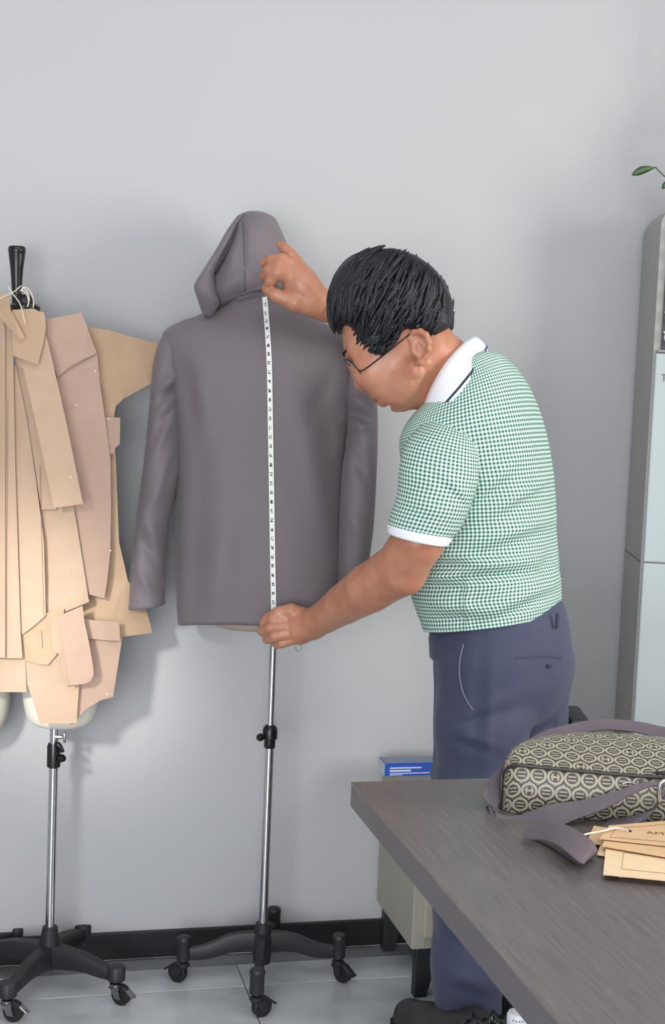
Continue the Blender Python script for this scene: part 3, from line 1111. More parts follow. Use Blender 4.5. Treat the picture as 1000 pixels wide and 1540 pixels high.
# elbow point
B.ell(V(612, 868, 2.545), np.eye(3), (0.022, 0.022, 0.022), 0.03)
# left hand pinching the tape end at the hem
hd = 2.835
LH = np.array
B.chain([c_(470, 938, 2.815, 23), c_(452, 940, 2.825, 25), c_(438, 941, 2.834, 20)], 0.010)
B.chain([c_(448, 948, 2.828, 22), c_(436, 950, 2.834, 16)], 0.010)
fing = [
    [(436, 930, 2.818, 10), (412, 930, 2.814, 9), (398, 936, 2.836, 8), (397, 943, 2.852, 7)],
    [(434, 942, 2.812, 10), (407, 944, 2.806, 9), (395, 949, 2.830, 8), (402, 951, 2.85, 7)],
    [(436, 952, 2.812, 10), (413, 957, 2.808, 8.8), (402, 961, 2.832, 7.6), (411, 960, 2.852, 7)],
    [(441, 961, 2.816, 9), (424, 967, 2.814, 7.8), (416, 969, 2.834, 6.8), (424, 966, 2.85, 6.4)]]
for ch in fing:
    B.chain([c_(*q) for q in ch], 0.0022)
B.chain([c_(458, 929, 2.822, 15), c_(438, 919, 2.816, 11.5), c_(418, 921, 2.818, 8.8), c_(401, 930, 2.832, 7.2)], 0.0035)
# right arm, behind the head, reaching to the hood
B.chain([c_(705, 590, 2.72, 45), c_(690, 575, 2.80, 42), c_(625, 525, 2.90, 36), c_(590, 505, 2.90, 35), c_(545, 483, 2.865, 28), c_(510, 469, 2.845, 22), c_(487, 461, 2.835, 20)], 0.003)
rd = 2.83
B.chain([c_(487, 461, 2.835, 20), c_(470, 450, 2.828, 24), c_(456, 433, 2.824, 25), c_(445, 412, 2.822, 21)], 0.012)
B.chain([c_(462, 446, 2.826, 22), c_(450, 425, 2.822, 24)], 0.012)
rf = [
    [(447, 397, 2.824, 11), (437, 383, 2.826, 8.6), (428, 374, 2.83, 7.6), (422, 368, 2.834, 6.0)],
    [(446, 402, 2.818, 11), (424, 390, 2.806, 9.0), (408, 391, 2.812, 7.8), (396, 395, 2.826, 6.2)],
    [(446, 410, 2.814, 11), (420, 399, 2.800, 9.4), (404, 406, 2.806, 8.2), (396, 415, 2.822, 6.6)],
    [(446, 422, 2.812, 11.5), (418, 410, 2.796, 9.6), (407, 423, 2.806, 8.2), (400, 433, 2.824, 6.6)]]
for ch in rf:
    B.chain([c_(*q) for q in ch], 0.0035)
B.chain([c_(466, 459, 2.82, 17), c_(444, 455, 2.806, 13.5), c_(415, 444, 2.804, 9.5), c_(402, 437, 2.82, 7)], 0.006)
v, f = B.mesh()
body = mk('body', v, f, M_skin, man, smooth=True)

# hair -------------------------------------------------------------
HP = np.array([(511, 503), (503, 494), (497, 478), (497, 455), (501, 432), (510, 411), (526, 394), (548, 382), (575, 377), (602, 380), (628, 391), (650, 407), (666, 428), (675, 452), (678, 476), (677, 494), (664, 505), (648, 512), (632, 508), (621, 501), (611, 506), (606, 520), (598, 536), (590, 537),
               (577, 533), (565, 527), (553, 519), (546, 505), (537, 495), (525, 490), (517, 496)], float)


def in_poly(x, y, P):
    ins = np.zeros(np.shape(x), bool)
    for a, b in zip(P, np.roll(P, -1, 0)):
        if a[1] == b[1]:
            continue
        cnd = ((a[1] > y) != (b[1] > y)) & (x < (b[0] - a[0]) * (y - a[1]) / (b[1] - a[1]) + a[0])
        ins ^= cnd
    return ins


def poly_sdf(x, y, P):
    d = np.full(np.broadcast(x, y).shape, 1e9, np.float32)
    for a, b in zip(P, np.roll(P, -1, 0)):
        e = b - a
        t = np.clip(((x - a[0]) * e[0] + (y - a[1]) * e[1]) / (e @ e), 0, 1)
        d = np.minimum(d, (x - a[0] - t * e[0]) ** 2 + (y - a[1] - t * e[1]) ** 2)
    d = np.sqrt(d)
    return np.where(in_poly(x, y, P), -d, d)


Hf = Field(C0 - 0.16, C0 + 0.17, 0.003)
Hf.ell(Hl(588, 458, 0), HA, (93 * S, 86 * S, 74 * S))
Hf.ell(Hl(560, 440, 0), HA, (66 * S, 66 * S, 60 * S), 0.02)
Hf.ell(Hl(632, 455, 0), HA, (48 * S, 58 * S, 50 * S), 0.02)
for s in (-1, 1):
    Hf.ell(Hl(574, 502, s * 30), HA, (40 * S, 38 * S, 33 * S), 0.015)
    hq = (lambda x, y: Hn(x, y, 58)) if s > 0 else (lambda x, y: Hl(x + 13, y, -58))
    Hf.cone(hq(602, 500), 10 * S, hq(594, 532), 5 * S, 0.012)
    Hf.ell(Hl(648, 490, s * 20), HA, (36 * S, 30 * S, 24 * S), 0.015)
e1 = (Hl(593, 470, 0) - C0)
e1 /= np.linalg.norm(e1)
e2 = (Hl(592, 471, 0) - C0)
e2 /= np.linalg.norm(e2)
cosP = math.cos(PSI)


def hair_cut(X, Y, Z):
    x, y, z = X - C0[0], Y - C0[1], Z - C0[2]
    a = (x * e1[0] + y * e1[1] + z * e1[2]) / S * cosP + 592
    b = (x * e2[0] + y * e2[1] + z * e2[2]) / S + 470
    return (poly_sdf(a, b, HP) * S).astype(np.float32)


Hf.apply(hair_cut, C0 - 0.16, C0 + 0.17, 0.012, 'i')
v, f = Hf.mesh()
hair = mk('hair', v, f, M_hair, man, smooth=True)
# locks
crown = -0.78 * AXF + 0.62 * AXU
crown /= np.linalg.norm(crown)
cu, cw, _ = frame(crown)
hc = Hl(590, 458, 0)
lv, lf, off = [], [], 0
for k in range(1300):
    ph = rng.uniform(0, 2 * np.pi)
    t0 = rng.uniform(0.0, 1.9)
    t1 = t0 + rng.uniform(0.35, 0.9)
    pts = []
    wob = rng.uniform(-0.25, 0.25)
    lift = rng.uniform(0.985, 1.035)
    for t in np.linspace(t0, t1, 9):
        a = ph + wob * (t - t0)
        dr = math.cos(t) * crown + math.sin(t) * (math.cos(a) * cu + math.sin(a) * cw)
        q = np.array([dr @ AXF / (96 * S), dr @ AXU / (88.5 * S), dr @ AXL / (77 * S)])
        rr = 1 / np.linalg.norm(q)
        p = hc + dr * rr * (lift + 0.012 * math.sin(3 * t + k) + 0.03 * max(0.0, -(dr @ AXF)) * (1 if dr @ AXU < 0.4 else 0.3))
        x2 = (p - C0) @ e1 / S * cosP + 592
        y2 = (p - C0) @ e2 / S + 470
        if not in_poly(np.array(x2), np.array(y2), HP + (HP - HP.mean(0)) * 0.015):
            break
        pts.append(p)
    if len(pts) < 4:
        continue
    n = len(pts)
    rad_ = np.interp(np.linspace(0, 1, n), [0, 0.3, 0.8, 1], [0.0008, 0.0042, 0.0034, 0.0004]) * rng.uniform(0.7, 1.25)
    tv_, tf_ = tube(pts, rad_, 5, n * 2)
    lv.append(tv_)
    lf += [tuple(i + off for i in q) for q in tf_]
    off += len(tv_)
mk('hair_locks', np.vstack(lv), lf, M_hair, hair, smooth=True)['kind'] = 'stuff'
# wispy fringe
lv, lf, off = [], [], 0
for k in range(26):
    a = rng.uniform(0, 1)
    b0 = np.array([540 - 40 * a + rng.uniform(-4, 4), 384 + 70 * a])
    pts = [Hl(b0[0] + 14, b0[1] + 6, rng.uniform(-14, 14)), Hl(b0[0] + 2, b0[1] + 2, rng.uniform(-16, 16)), Hl(b0[0] - 5 - 4 * rng.uniform(), b0[1] + 12, rng.uniform(-18, 18)), Hl(b0[0] - 7 - 5 * rng.uniform(), b0[1] + 26 + 10 * rng.uniform(), rng.uniform(-20, 20))]
    tv_, tf_ = tube(pts, [0.0007, 0.0007, 0.0005, 0.0002], 4, 10)
    lv.append(tv_)
    lf += [tuple(i + off for i in q) for q in tf_]
    off += len(tv_)
mk('loose_strands', np.vstack(lv), lf, M_hair, hair, smooth=True)['kind'] = 'stuff'
lv, lf, off = [], [], 0
edge = crom([(508, 490), (517, 490), (526, 484), (538, 488), (547, 498), (555, 512), (567, 520), (580, 526), (592, 528), (600, 520), (608, 503)], 90)
for k in range(150):
    i = rng.integers(0, 90)
    x, y = edge[i] + rng.uniform(-3, 3, 2)
    l = float(np.interp(x, [508, 520, 545, 570, 600], [6, 22, 44, 55, 60])) + rng.uniform(-5, 2)
    ln = rng.uniform(5, 11)
    dx, dy = (-0.55 if x > 540 else -0.25) + rng.uniform(-0.25, 0.25), 0.85
    pts = [Hl(x - dx * ln * 1.2, y - dy * ln * 1.3, l * 0.97 + 3), Hl(x - dx * ln * 0.4, y - dy * ln * 0.4, l + 5), Hl(x + dx * ln * 0.4, y + dy * ln * 0.35, l + 4), Hl(x + dx * ln * 0.8, y + dy * ln * 0.8, l + 2)]
    tv_, tf_ = tube(pts, np.array([0.0006, 0.0030, 0.0022, 0.0003]) * rng.uniform(0.6, 1.1), 5, 10)
    lv.append(tv_)
    lf += [tuple(i_ + off for i_ in q) for q in tf_]
    off += len(tv_)
for k in range(46):
    a = rng.uniform(0, 1)
    x, y = crom([(512, 415), (530, 394), (560, 380), (600, 381), (640, 400), (668, 435), (677, 470)], 50)[int(a * 49)]
    cxy = np.array([590, 455])
    o_ = np.array([x, y]) - cxy
    o_ /= np.linalg.norm(o_)
    tn = np.array([o_[1], -o_[0]]) * (1 if x < 620 else -1)
    l0 = rng.uniform(-22, 22)
    b0 = np.array([x, y]) - o_ * 4
    pts = [b0 - tn * 10, b0 + o_ * 3, b0 + tn * 9 + o_ * rng.uniform(2, 5), b0 + tn * 18 + o_ * rng.uniform(0, 6)]
    tv_, tf_ = tube([Hl(p[0], p[1], l0) for p in pts], np.array([0.001, 0.0032, 0.0024, 0.0003]) * rng.uniform(0.6, 1.1), 5, 10)
    lv.append(tv_)
    lf += [tuple(i_ + off for i_ in q) for q in tf_]
    off += len(tv_)
mk('hair_tips', np.vstack(lv), lf, M_hair, hair, smooth=True)['kind'] = 'stuff'
# eyebrows
for s in (-1, 1):
    mk('eyebrow', *tube([Hl(523, 535, s * 12), Hl(523, 531, s * 24), Hl(530, 526, s * 40)], [0.0022, 0.003, 0.0012], 6, 10), M_hair, man, smooth=True)

# glasses ------------------------------------------------------------
M_frame = mat('glasses_frame', (38, 32, 36), 0.3, metal=0.4)
M_lens = mat('glasses_lens', (245, 248, 250), 0.05, trans=1.0)
gl = thing('eyeglasses', tuple(Hl(533, 556, 0)), 'thin dark-rimmed eyeglasses worn by the bending man', 'glasses')


def gpt(u, w, l):
    # lens plane: u along lens height (down), l lateral
    return Hl(520 + u * 0.60 + (abs(l) / 50) ** 2 * 17, 539 + u * 0.74, l)


for s in (-1, 1):
    ring = []
    for t in np.linspace(0, 2 * np.pi, 28, endpoint=False):
        cx_, cy_ = se(np.array([t]), 2.8)
        ring.append(gpt(20 + 19 * cy_[0], 0, s * (28 + 21 * cx_[0])))
    ring = np.array(ring)
    mk('rim', *tube(np.vstack([ring, ring[:2]]), 0.0011, 6), M_frame, gl, smooth=True)
    nrm = np.cross(ring[7] - ring[0], ring[14] - ring[0])
    nrm /= np.linalg.norm(nrm)
    v, f = slab(ring, nrm, 0.0012)
    mk('lens', v, f, M_lens, gl)
    if s > 0:
        pts = [gpt(22, 0, 49), Hn(546, 556, 55), Hn(578, 532, 63), Hn(603, 512, 67), Hn(613, 504, 66)]
    else:
        pts = [gpt(22, 0, -49), Hl(556, 555, -54), Hl(590, 531, -60), Hl(618, 509, -62)]
    mk('temple_arm', *tube(pts, 0.0014, 6, 20), M_frame, gl, smooth=True)
mk('bridge', *tube([gpt(14, 0, -8), gpt(10, 0, 0), gpt(14, 0, 8)], 0.0011, 6, 10), M_frame, gl, smooth=True)

# shirt --------------------------------------------------------------
sg = NG('gingham', 0.75)
u, vv_ = sg.uv()
PER = 1 / 0.0074
a = sg.math('LESS_THAN', sg.math('FRACT', sg.math('MULTIPLY', u, PER)), 0.5)
b = sg.math('LESS_THAN', sg.math('FRACT', sg.math('MULTIPLY', vv_, PER)), 0.5)
sm = sg.math('ADD', a, b)
half = sg.math('GREATER_THAN', sm, 0.5)
full = sg.math('GREATER_THAN', sm, 1.5)
c1 = sg.mix(half, lin((226, 240, 233)), lin((150, 186, 172)))
M_ging = sg.out(sg.mix(full, c1, lin((44, 84, 78))))
M_white = mat('white_rib', (236, 240, 246), 0.75, bump=0.1, bscale=400)
M_navyline = mat('navy_stripe', (38, 42, 62), 0.7)

SROWS = [  # cx, cy, d, tf, tl, tilt deg
    (740, 932, 2.735, .129, .160, 11), (736, 905, 2.732, .137, .165, 9), (729, 868, 2.728, .141, .168, 7), (724, 800, 2.715, .140, .170, 5), (722, 740, 2.70, .138, .172, 6), (715, 682, 2.685, .134, .174, 10),
    (708, 642, 2.672, .128, .166, 15), (703, 606, 2.66, .115, .128, 23), (702, 577, 2.648, .090, .088, 31), (700, 560, 2.64, .068, .066, 36), (698, 553, 2.638, .052, .055, 38)]
Ar = crom(SROWS, 130)
th = np.linspace(0, 2 * np.pi, 140, endpoint=False)
cx, cy = se(th, 2.25)
rings = []
for x, y, d, tf_, tl_, ti in Ar:
    ti = math.radians(ti)
    c = V(x, y, d)
    rings.append(c + np.outer(cx * tf_, FM * math.cos(ti) - ZUP * math.sin(ti)) + np.outer(cy * tl_, LM))
rings = np.array(rings)
P = rings.reshape(-1, 3)
px, py = proj(P)
px, py = px.reshape(rings.shape[:2]), py.reshape(rings.shape[:2])
nrm = rings - rings.mean(1, keepdims=True)
nrm /= np.linalg.norm(nrm, axis=2, keepdims=True)
near = np.clip(-(nrm @ FH) + 0.35, 0, 1)
disp = 0.0
for amp, x0, y0, sl_, w_, l_ in [(0.007, 770, 800, -0.35, 9, 60), (-0.006, 765, 822, -0.35, 8, 60), (0.008, 740, 850, -0.15, 9, 70), (-0.007, 735, 868, -0.1, 8, 70), (0.006, 680, 838, 0.08, 8, 50), (-0.006, 680, 852, 0.05, 7, 45),
                                 (0.006, 660, 868, 0.1, 8, 35), (-0.005, 665, 884, 0.05, 7, 40), (0.006, 790, 895, -0.45, 9, 55), (-0.006, 785, 915, -0.45, 8, 50), (0.005, 690, 915, 0.0, 9, 45), (-0.004, 690, 932, 0, 8, 40),
                                 (0.006, 790, 740, -0.6, 10, 40), (-0.005, 780, 762, -0.6, 9, 40), (0.005, 745, 720, -0.9, 10, 30), (-0.006, 740, 745, -0.8, 9, 30), (0.004, 660, 905, 0.1, 9, 40), (-0.006, 822, 850, -2.0, 22, 10)]:
    disp = disp + amp * g((py - y0) - (px - x0) * sl_, w_) * g(px - x0, l_)
disp = disp + 0.004 * g(px - 702, 3.5) * g(py - 915, 45) - 0.003 * g(px - 694, 4) * g(py - 910, 45)
rings = rings + nrm * (1.5 * disp * near)[..., None]
hem = rings[0]
cc = hem.mean(0)
inn = np.array([hem + (cc - hem) * 0.06 + ZUP * 0.05, hem + (cc - hem) * 0.03])
v, f, uv = loft(np.concatenate([inn, rings], 0), cap0=False, cap1=False)
shirt = mk('shirt', v, f, M_ging, man, smooth=True, uv=uv)


def limb(pairs, n, mat_, name, parent, folds=(), m=64, cap=True, inner=True):
    rg, th = pair_rings(pairs, n, 2.15, m)
    P = rg.reshape(-1, 3)
    px, py = proj(P)
    px, py = px.reshape(rg.shape[:2]), py.reshape(rg.shape[:2])
    fr = np.clip(-np.sin(th), 0, 1)[None, :]
    disp = 0.0
    for amp, x0, y0, slope, wx, wy in folds:
        disp = disp + amp * g((py - y0) - (px - x0) * slope, wx) * g(px - x0, wy)
    rg = rg - (disp * fr)[..., None] * FH
    if inner:
        last = rg[-1]
        c = last.mean(0)
        ax_ = rg[-1].mean(0) - rg[-4].mean(0)
        ax_ /= np.linalg.norm(ax_)
        rg = np.concatenate([rg, [last + (c - last) * 0.06, last + (c - last) * 0.10 - ax_ * 0.04]], 0)
    v, f, uv = loft(rg, cap, False)
    return mk(name, v, f, mat_, parent, smooth=True, uv=uv), rg


lsl, _ = limb([(662, 618, 704, 640, 2.60, .03), (637, 636, 713, 657, 2.555, .056), (612, 664, 719, 688, 2.525, .069), (601, 700, 719, 722, 2.505, .076), (597, 742, 707, 762, 2.498, .073), (586, 775, 691, 796, 2.498, .070), (583, 789, 681, 808, 2.50, .069)], 70, M_ging, 'sleeve', shirt,
              [(0.005, 690, 735, 0.9, 9, 30), (-0.005, 690, 752, 0.9, 8, 26), (0.005, 612, 710, -0.6, 10, 18), (-0.005, 608, 735, -0.5, 9, 16), (0.004, 640, 760, 0.3, 14, 40)])
limb([(583, 787, 682, 806, 2.50, .0705), (582.5, 793, 679, 812, 2.50, .0705), (583, 801, 674, 820, 2.50, .069)], 8, M_white, 'cuff', lsl, cap=False)
rsl, _ = limb([(740, 545, 690, 610, 2.74, .05), (715, 530, 668, 602, 2.80, .06), (690, 512, 640, 580, 2.85, .062), (665, 500, 622, 565, 2.88, .06)], 30, M_ging, 'sleeve', shirt)
limb([(666, 500, 623, 566, 2.88, .061), (656, 494, 613, 559, 2.89, .060)], 6, M_white, 'cuff', rsl, cap=False)


# collar: standing band that folds over
def collar_ring(cx_, cy_, d, tf_, tl_, ti, n=90):
    ti = math.radians(ti)
    th = np.linspace(0, 2 * np.pi, n, endpoint=False)
    a, b = se(th, 2.1)
    return V(cx_, cy_, d) + np.outer(a * tf_, FM * math.cos(ti) - ZUP * math.sin(ti)) + np.outer(b * tl_, LM)


def closed(pts, n=96):
    A = np.asarray(pts, float)
    k = len(A)
    return crom(np.vstack([A[-2:], A, A[:3]]), (k + 4) * 40 + 1)[80:80 + k * 40][::max(1, k * 40 // n)]


inner_px = [(714, 505, 2.645), (696, 517, 2.592), (668, 548, 2.566), (645, 588, 2.578), (629, 634, 2.63), (640, 600, 2.695), (668, 556, 2.71), (698, 516, 2.695)]
outer_px = [(733, 527, 2.658), (722, 551, 2.582), (694, 588, 2.537), (662, 622, 2.552), (631, 654, 2.628), (650, 625, 2.72), (690, 580, 2.745), (722, 545, 2.73)]
Ic = closed([V(*q) for q in inner_px])
Oc = closed([V(*q) for q in outer_px])
ctr_c = (Ic.mean(0) + Oc.mean(0)) / 2
mid = (Ic + Oc) / 2 + ((Ic + Oc) / 2 - ctr_c) * 0.05
up_n = ZUP * 0.8 - FM * 0.3
crg = np.array([Oc - up_n * 0.006 + (ctr_c - Oc) * 0.05, Oc, Oc + up_n * 0.002, Oc * 0.75 + mid * 0.25 + up_n * 0.002, mid, mid * 0.4 + Ic * 0.6, Ic, Ic + (ctr_c - Ic) * 0.05, Ic + (ctr_c - Ic) * 0.06 - up_n * 0.02])
v, f, uv = loft(crg, False, False)
col_o = mk('collar', v, f, M_white, shirt, smooth=True, uv=uv)
outw = (Oc - ctr_c) / np.linalg.norm(Oc - ctr_c, axis=1)[:, None]
s0 = Oc * 0.84 + mid * 0.16 + up_n * 0.0038 + outw * 0.0012
s1 = Oc * 0.66 + mid * 0.34 + up_n * 0.0030 + outw * 0.0024
v, f, uv = loft(np.array([s0, s1]), False, False)
mk('collar_stripe', v, f, M_navyline, col_o, smooth=True)

# trousers ------------------------------------------------------------
M_navy = mat('navy_cloth', (56, 61, 87), 0.7, vary=0.04, vscale=9, bump=0.12, bscale=700, sheen=0.1)
M_navy2 = mat('navy_trim', (46, 48, 66), 0.6)
tb = np.array([V(x, y, d) for x in (625, 890) for y in (880, 1590) for d in (2.5, 3.0)])
T = Field(tb.min(0), tb.max(0), 0.0045)


def pel(x, y, d, tf_, tl_, tz, k):
    T.ell(V(x, y, d), [FM, LM, ZUP], (tf_, tl_, tz), k)


pel(752, 930, 2.735, .125, .155, .11, 0)
pel(760, 1000, 2.738, .128, .162, .13, .05)
for s, ch in ((1, [(728, 1000, 2.655, 66), (724, 1090, 2.65, 66), (722, 1180, 2.66, 64), (716, 1270, 2.68, 57), (710, 1360, 2.70, 53), (705, 1450, 2.72, 52), (704, 1530, 2.735, 52)]),
              (-1, [(795, 1000, 2.82, 67), (784, 1090, 2.815, 64), (770, 1180, 2.82, 58), (756, 1270, 2.83, 53), (745, 1360, 2.84, 50), (738, 1450, 2.85, 44), (736, 1512, 2.855, 42)])):
    T.chain([c_(*q) for q in ch], 0.035)
# front crease of each leg and flat fly front
T.cone(V(668, 1000, 2.70), 0.012, V(662, 1160, 2.69), 0.010, 0.03)
T.cone(V(664, 1170, 2.70), 0.010, V(664, 1480, 2.745), 0.010, 0.03)
v, f = T.mesh()
tpx, tpy = proj(v)
td = 0.0
for amp, x0, y0, sl_, w_, l_ in [(0.006, 730, 1060, -0.35, 10, 50), (-0.006, 735, 1080, -0.3, 9, 50), (0.005, 700, 1105, 0.35, 10, 40), (-0.005, 705, 1122, 0.3, 9, 40), (0.006, 820, 1075, -0.5, 10, 35), (-0.005, 815, 1096, -0.45, 9, 35), (0.005, 700, 1400, 0.5, 12, 40), (-0.005, 705, 1425, 0.5, 11, 40), (0.005, 690, 1470, 0.25, 12, 50), (-0.004, 690, 1490, 0.25, 10, 50)]:
    td = td + amp * g((tpy - y0) - (tpx - x0) * sl_, w_) * g(tpx - x0, l_)
td = td + 0.004 * g(tpx - (742 - 0.06 * (tpy - 980)), 9) * g(tpy - 1080, 110) - 0.003 * g(tpx - (722 - 0.06 * (tpy - 980)), 9) * g(tpy - 1080, 110)
tdep = (v - OC) @ FH
v = v - (td * (tdep < 2.74))[:, None] * FH
trousers = mk('trousers', v, f, M_navy, man, smooth=True)
TPX = np.column_stack(proj(v))
TDp = (v - OC) @ FH


def tr_depth(x, y):
    i = np.where((np.abs(TPX[:, 0] - x) < 5) & (np.abs(TPX[:, 1] - y) < 5))[0]
    return float(TDp[i].min()) if len(i) else 2.62


pts = [V(x, y, tr_depth(x, y) - 0.001) for x, y in [(697, 968), (692, 990), (691, 1015), (695, 1038), (702, 1054), (711, 1068)]]
mk('pocket_edge', *tube(pts, 0.0018, 6, 24), mat('navy_piping', (98, 102, 122), 0.6), trousers, smooth=True)
P = V(826, 1002, tr_depth(826, 1002) - 0.001)
mk('pocket_button', *lathe(P, -FH, [(0.004, -0.002), (0.004, 0.0015), (0.002, 0.002)], 10), M_navy2, trousers)
pts = [V(x, y, tr_depth(x, y) - 0.0005) for x, y in [(776, 990), (800, 988), (826, 987), (848, 990)]]
mk('rear_pocket_welt', *tube(pts, 0.0008, 6, 20), M_navy, trousers, smooth=True)
for x, y in [(840, 934)]:
    d = tr_depth(x - 6, y + 6)
    mk('belt_loop', *box(V(x - 2, y, d - 0.001), (0.006, 0.006, 0.030), None, 0.0015), M_navy2, trousers)
th = np.linspace(0, 2 * np.pi, 72, endpoint=False)
cx, cy = se(th, 2.2)
wr = []
for x, y, d, tf_, tl_, ti in [(742, 925, 2.735, .118, .150, 11), (743, 945, 2.735, .1235, .153, 11), (745, 972, 2.735, .1245, .154, 11), (747, 980, 2.735, .118, .150, 11)]:
    ti = math.radians(ti)
    wr.append(V(x, y, d) + np.outer(cx * tf_, FM * math.cos(ti) - ZUP * math.sin(ti)) + np.outer(cy * tl_, LM))
v, f, uv = loft(np.array(wr))
mk('waistband', v, f, M_navy, trousers, smooth=True)

# shoes --------------------------------------------------------------
M_shoe = mat('dark_shoe', (44, 42, 44), 0.5, bump=0.1, bscale=300)
M_sole = mat('shoe_sole', (26, 25, 27), 0.6)
for toe, heel in (((599, 1541), (705, 1602)), ((668, 1521), (775, 1565))):
    t_, h_ = onz(*toe, 0), onz(*heel, 0)
    dv = t_ - h_
    dv /= np.linalg.norm(dv)
    h_ = t_ - dv * 0.27
    sd = np.array([-dv[1], dv[0], 0])
    Fd = Field(np.minimum(t_, h_) - [0.08, 0.08, 0.0], np.maximum(t_, h_) + [0.08, 0.08, 0.15], 0.004)
    Fd.chain([(h_ + ZUP * 0.042, 0.036), (h_ + dv * 0.10 + ZUP * 0.045, 0.038), (h_ + dv * 0.18 + ZUP * 0.036, 0.042), (t_ - dv * 0.036 + ZUP * 0.032, 0.036)], 0.012)
    Fd.chain([(h_ + ZUP * 0.07, 0.036), (h_ + dv * 0.05 + ZUP * 0.08, 0.036), (h_ + dv * 0.17 + ZUP * 0.040, 0.030)], 0.02)
    v, f = Fd.mesh()
    v[:, 2] = np.maximum(v[:, 2], 0.010)
    sh = mk('shoe', v, f, M_shoe, man, smooth=True)
    q = []
    for t in np.linspace(0, 2 * np.pi, 28, endpoint=False):
        cxx, cyy = se(np.array([t]), 2.4)
        q.append((t_ + h_) / 2 + dv * cxx[0] * 0.152 * 0.98 + sd * cyy[0] * 0.044 + ZUP * 0.001)
    v, f = slab(q, ZUP, 0.013)
    mk('sole', v, f, M_sole, sh)

# ------------------------------------------------------------------ tape end ring hanging below the hand
tv_, tf_ = [], []
c = V(449, 974, 2.83)
pts = [c + RH * 0.006 * math.cos(t) - ZUP * 0.006 * math.sin(t) * 1.3 for t in np.linspace(0, 2 * np.pi, 20)]
tag(mk('key_ring', *tube(pts, 0.0009, 6), M_chrome2, smooth=True), 'small steel ring hanging below the hand at the hem', 'ring')

# ------------------------------------------------------------------ side cabinet with the blue box
CX0, CY0 = onz(622, 1503, 0)[:2]
CX0 = 0.891
CYf = 2.80
zc0, zc1 = 0.110, 0.442
M_cab = mat('cabinet_greige', (160, 156, 144), 0.55)
M_cab2 = mat('cabinet_edge', (176, 170, 154), 0.5)
cab = thing('drawer_cabinet', (1.04, 2.95, 0), 'low greige drawer cabinet on black legs against the wall behind the man', 'cabinet')
W_ = 0.30
body_c = mk('cabinet_body', *box((CX0 + W_ / 2, (CYf + 3.09) / 2, (zc0 + zc1) / 2), (W_, 3.09 - CYf, zc1 - zc0), None, 0.003), M_cab, cab)
for k in range(1):
    x0 = CX0 + 0.022
    dr = mk('drawer_front', *box((x0 + 0.128, CYf - 0.006, (zc0 + zc1) / 2 + 0.006), (0.256, 0.016, zc1 - zc0 - 0.05), None, 0.002), M_cab2, cab)
    mk('handle', *box((x0 + 0.128, CYf - 0.02, zc1 - 0.06), (0.10, 0.012, 0.01), None, 0.002), M_plast, dr)
for x in (CX0 + 0.012, CX0 + W_ - 0.04):
    for y in (CYf + 0.015, 3.07):
        v, f = box((x + 0.0275, y, 0.055), (0.055, 0.026, 0.11), None, 0.002)
        taper = 1 - 0.5 * (0.11 - v[:, 2]) / 0.11
        v[:, 0] = x + (v[:, 0] - x) * taper
        mk('leg', v, f, M_iron, cab)
mk('apron', *box((CX0 + W_ / 2, CYf + 0.015, 0.100), (W_ - 0.01, 0.02, 0.022), None, 0.002), M_iron, cab)
# blue box
M_bb = mat('blue_carton', (44, 86, 176), 0.4)
M_bbtop = mat('pale_carton_top', (128, 142, 168), 0.35)
M_bw = mat('carton_print', (205, 214, 235), 0.5)
bl = onz(578, 1167.5, zc1)
bz = 0.030
bx1 = bl[0] + 0.165
bbx = thing('carton_box', (bl[0] + 0.08, bl[1] + 0.04, zc1), 'flat blue and white carton box lying on the low cabinet', 'box')
mk('box_body', *box((bl[0] + 0.0825, bl[1] + 0.026, zc1 + bz / 2), (0.165, 0.052, bz), None, 0.001), M_bb, bbx)
mk('box_lid_face', *box((bl[0] + 0.0825, bl[1] + 0.026, zc1 + bz + 0.0004), (0.163, 0.050, 0.0012), None, 0.0), M_bbtop, bbx)
mk('box_end', *box((bl[0] - 0.0004, bl[1] + 0.026, zc1 + bz / 2), (0.0012, 0.050, bz - 0.002), None, 0.0), mat('pale_carton_end', (196, 202, 210), 0.5), bbx)


def text(body_, loc, size, right, up, mat_, parent, name='lettering'):
    cu = bpy.data.curves.new(name, 'FONT')
    cu.body = body_
    cu.size = size
    cu.extrude = 0.0002
    cu.resolution_u = 2
    o = bpy.data.objects.new(name, cu)
    COL.objects.link(o)
    dg = bpy.context.evaluated_depsgraph_get()
    me = bpy.data.meshes.new_from_object(o.evaluated_get(dg))
    bpy.data.objects.remove(o)
    bpy.data.curves.remove(cu)
    n_ = np.cross(right, up)
    v = np.array([q.co[:] for q in me.vertices])
    f = [tuple(p.vertices) for p in me.polygons]
    bpy.data.meshes.remove(me)
    w = np.asarray(loc) + np.outer(v[:, 0], right) + np.outer(v[:, 1], up) + np.outer(v[:, 2], n_)
    return mk(name, w, f, mat_, parent)


X1 = np.array([1.0, 0, 0])
for dz, w_, h_ in ((0.0185, 0.075, 0.0030), (0.0120, 0.050, 0.0040), (0.0060, 0.095, 0.0020), (0.0025, 0.03, 0.0015)):
    mk('print_bar', *box((bl[0] + 0.012 + w_ / 2, bl[1] - 0.0005, zc1 + dz), (w_, 0.001, h_), None), M_bw, bbx)

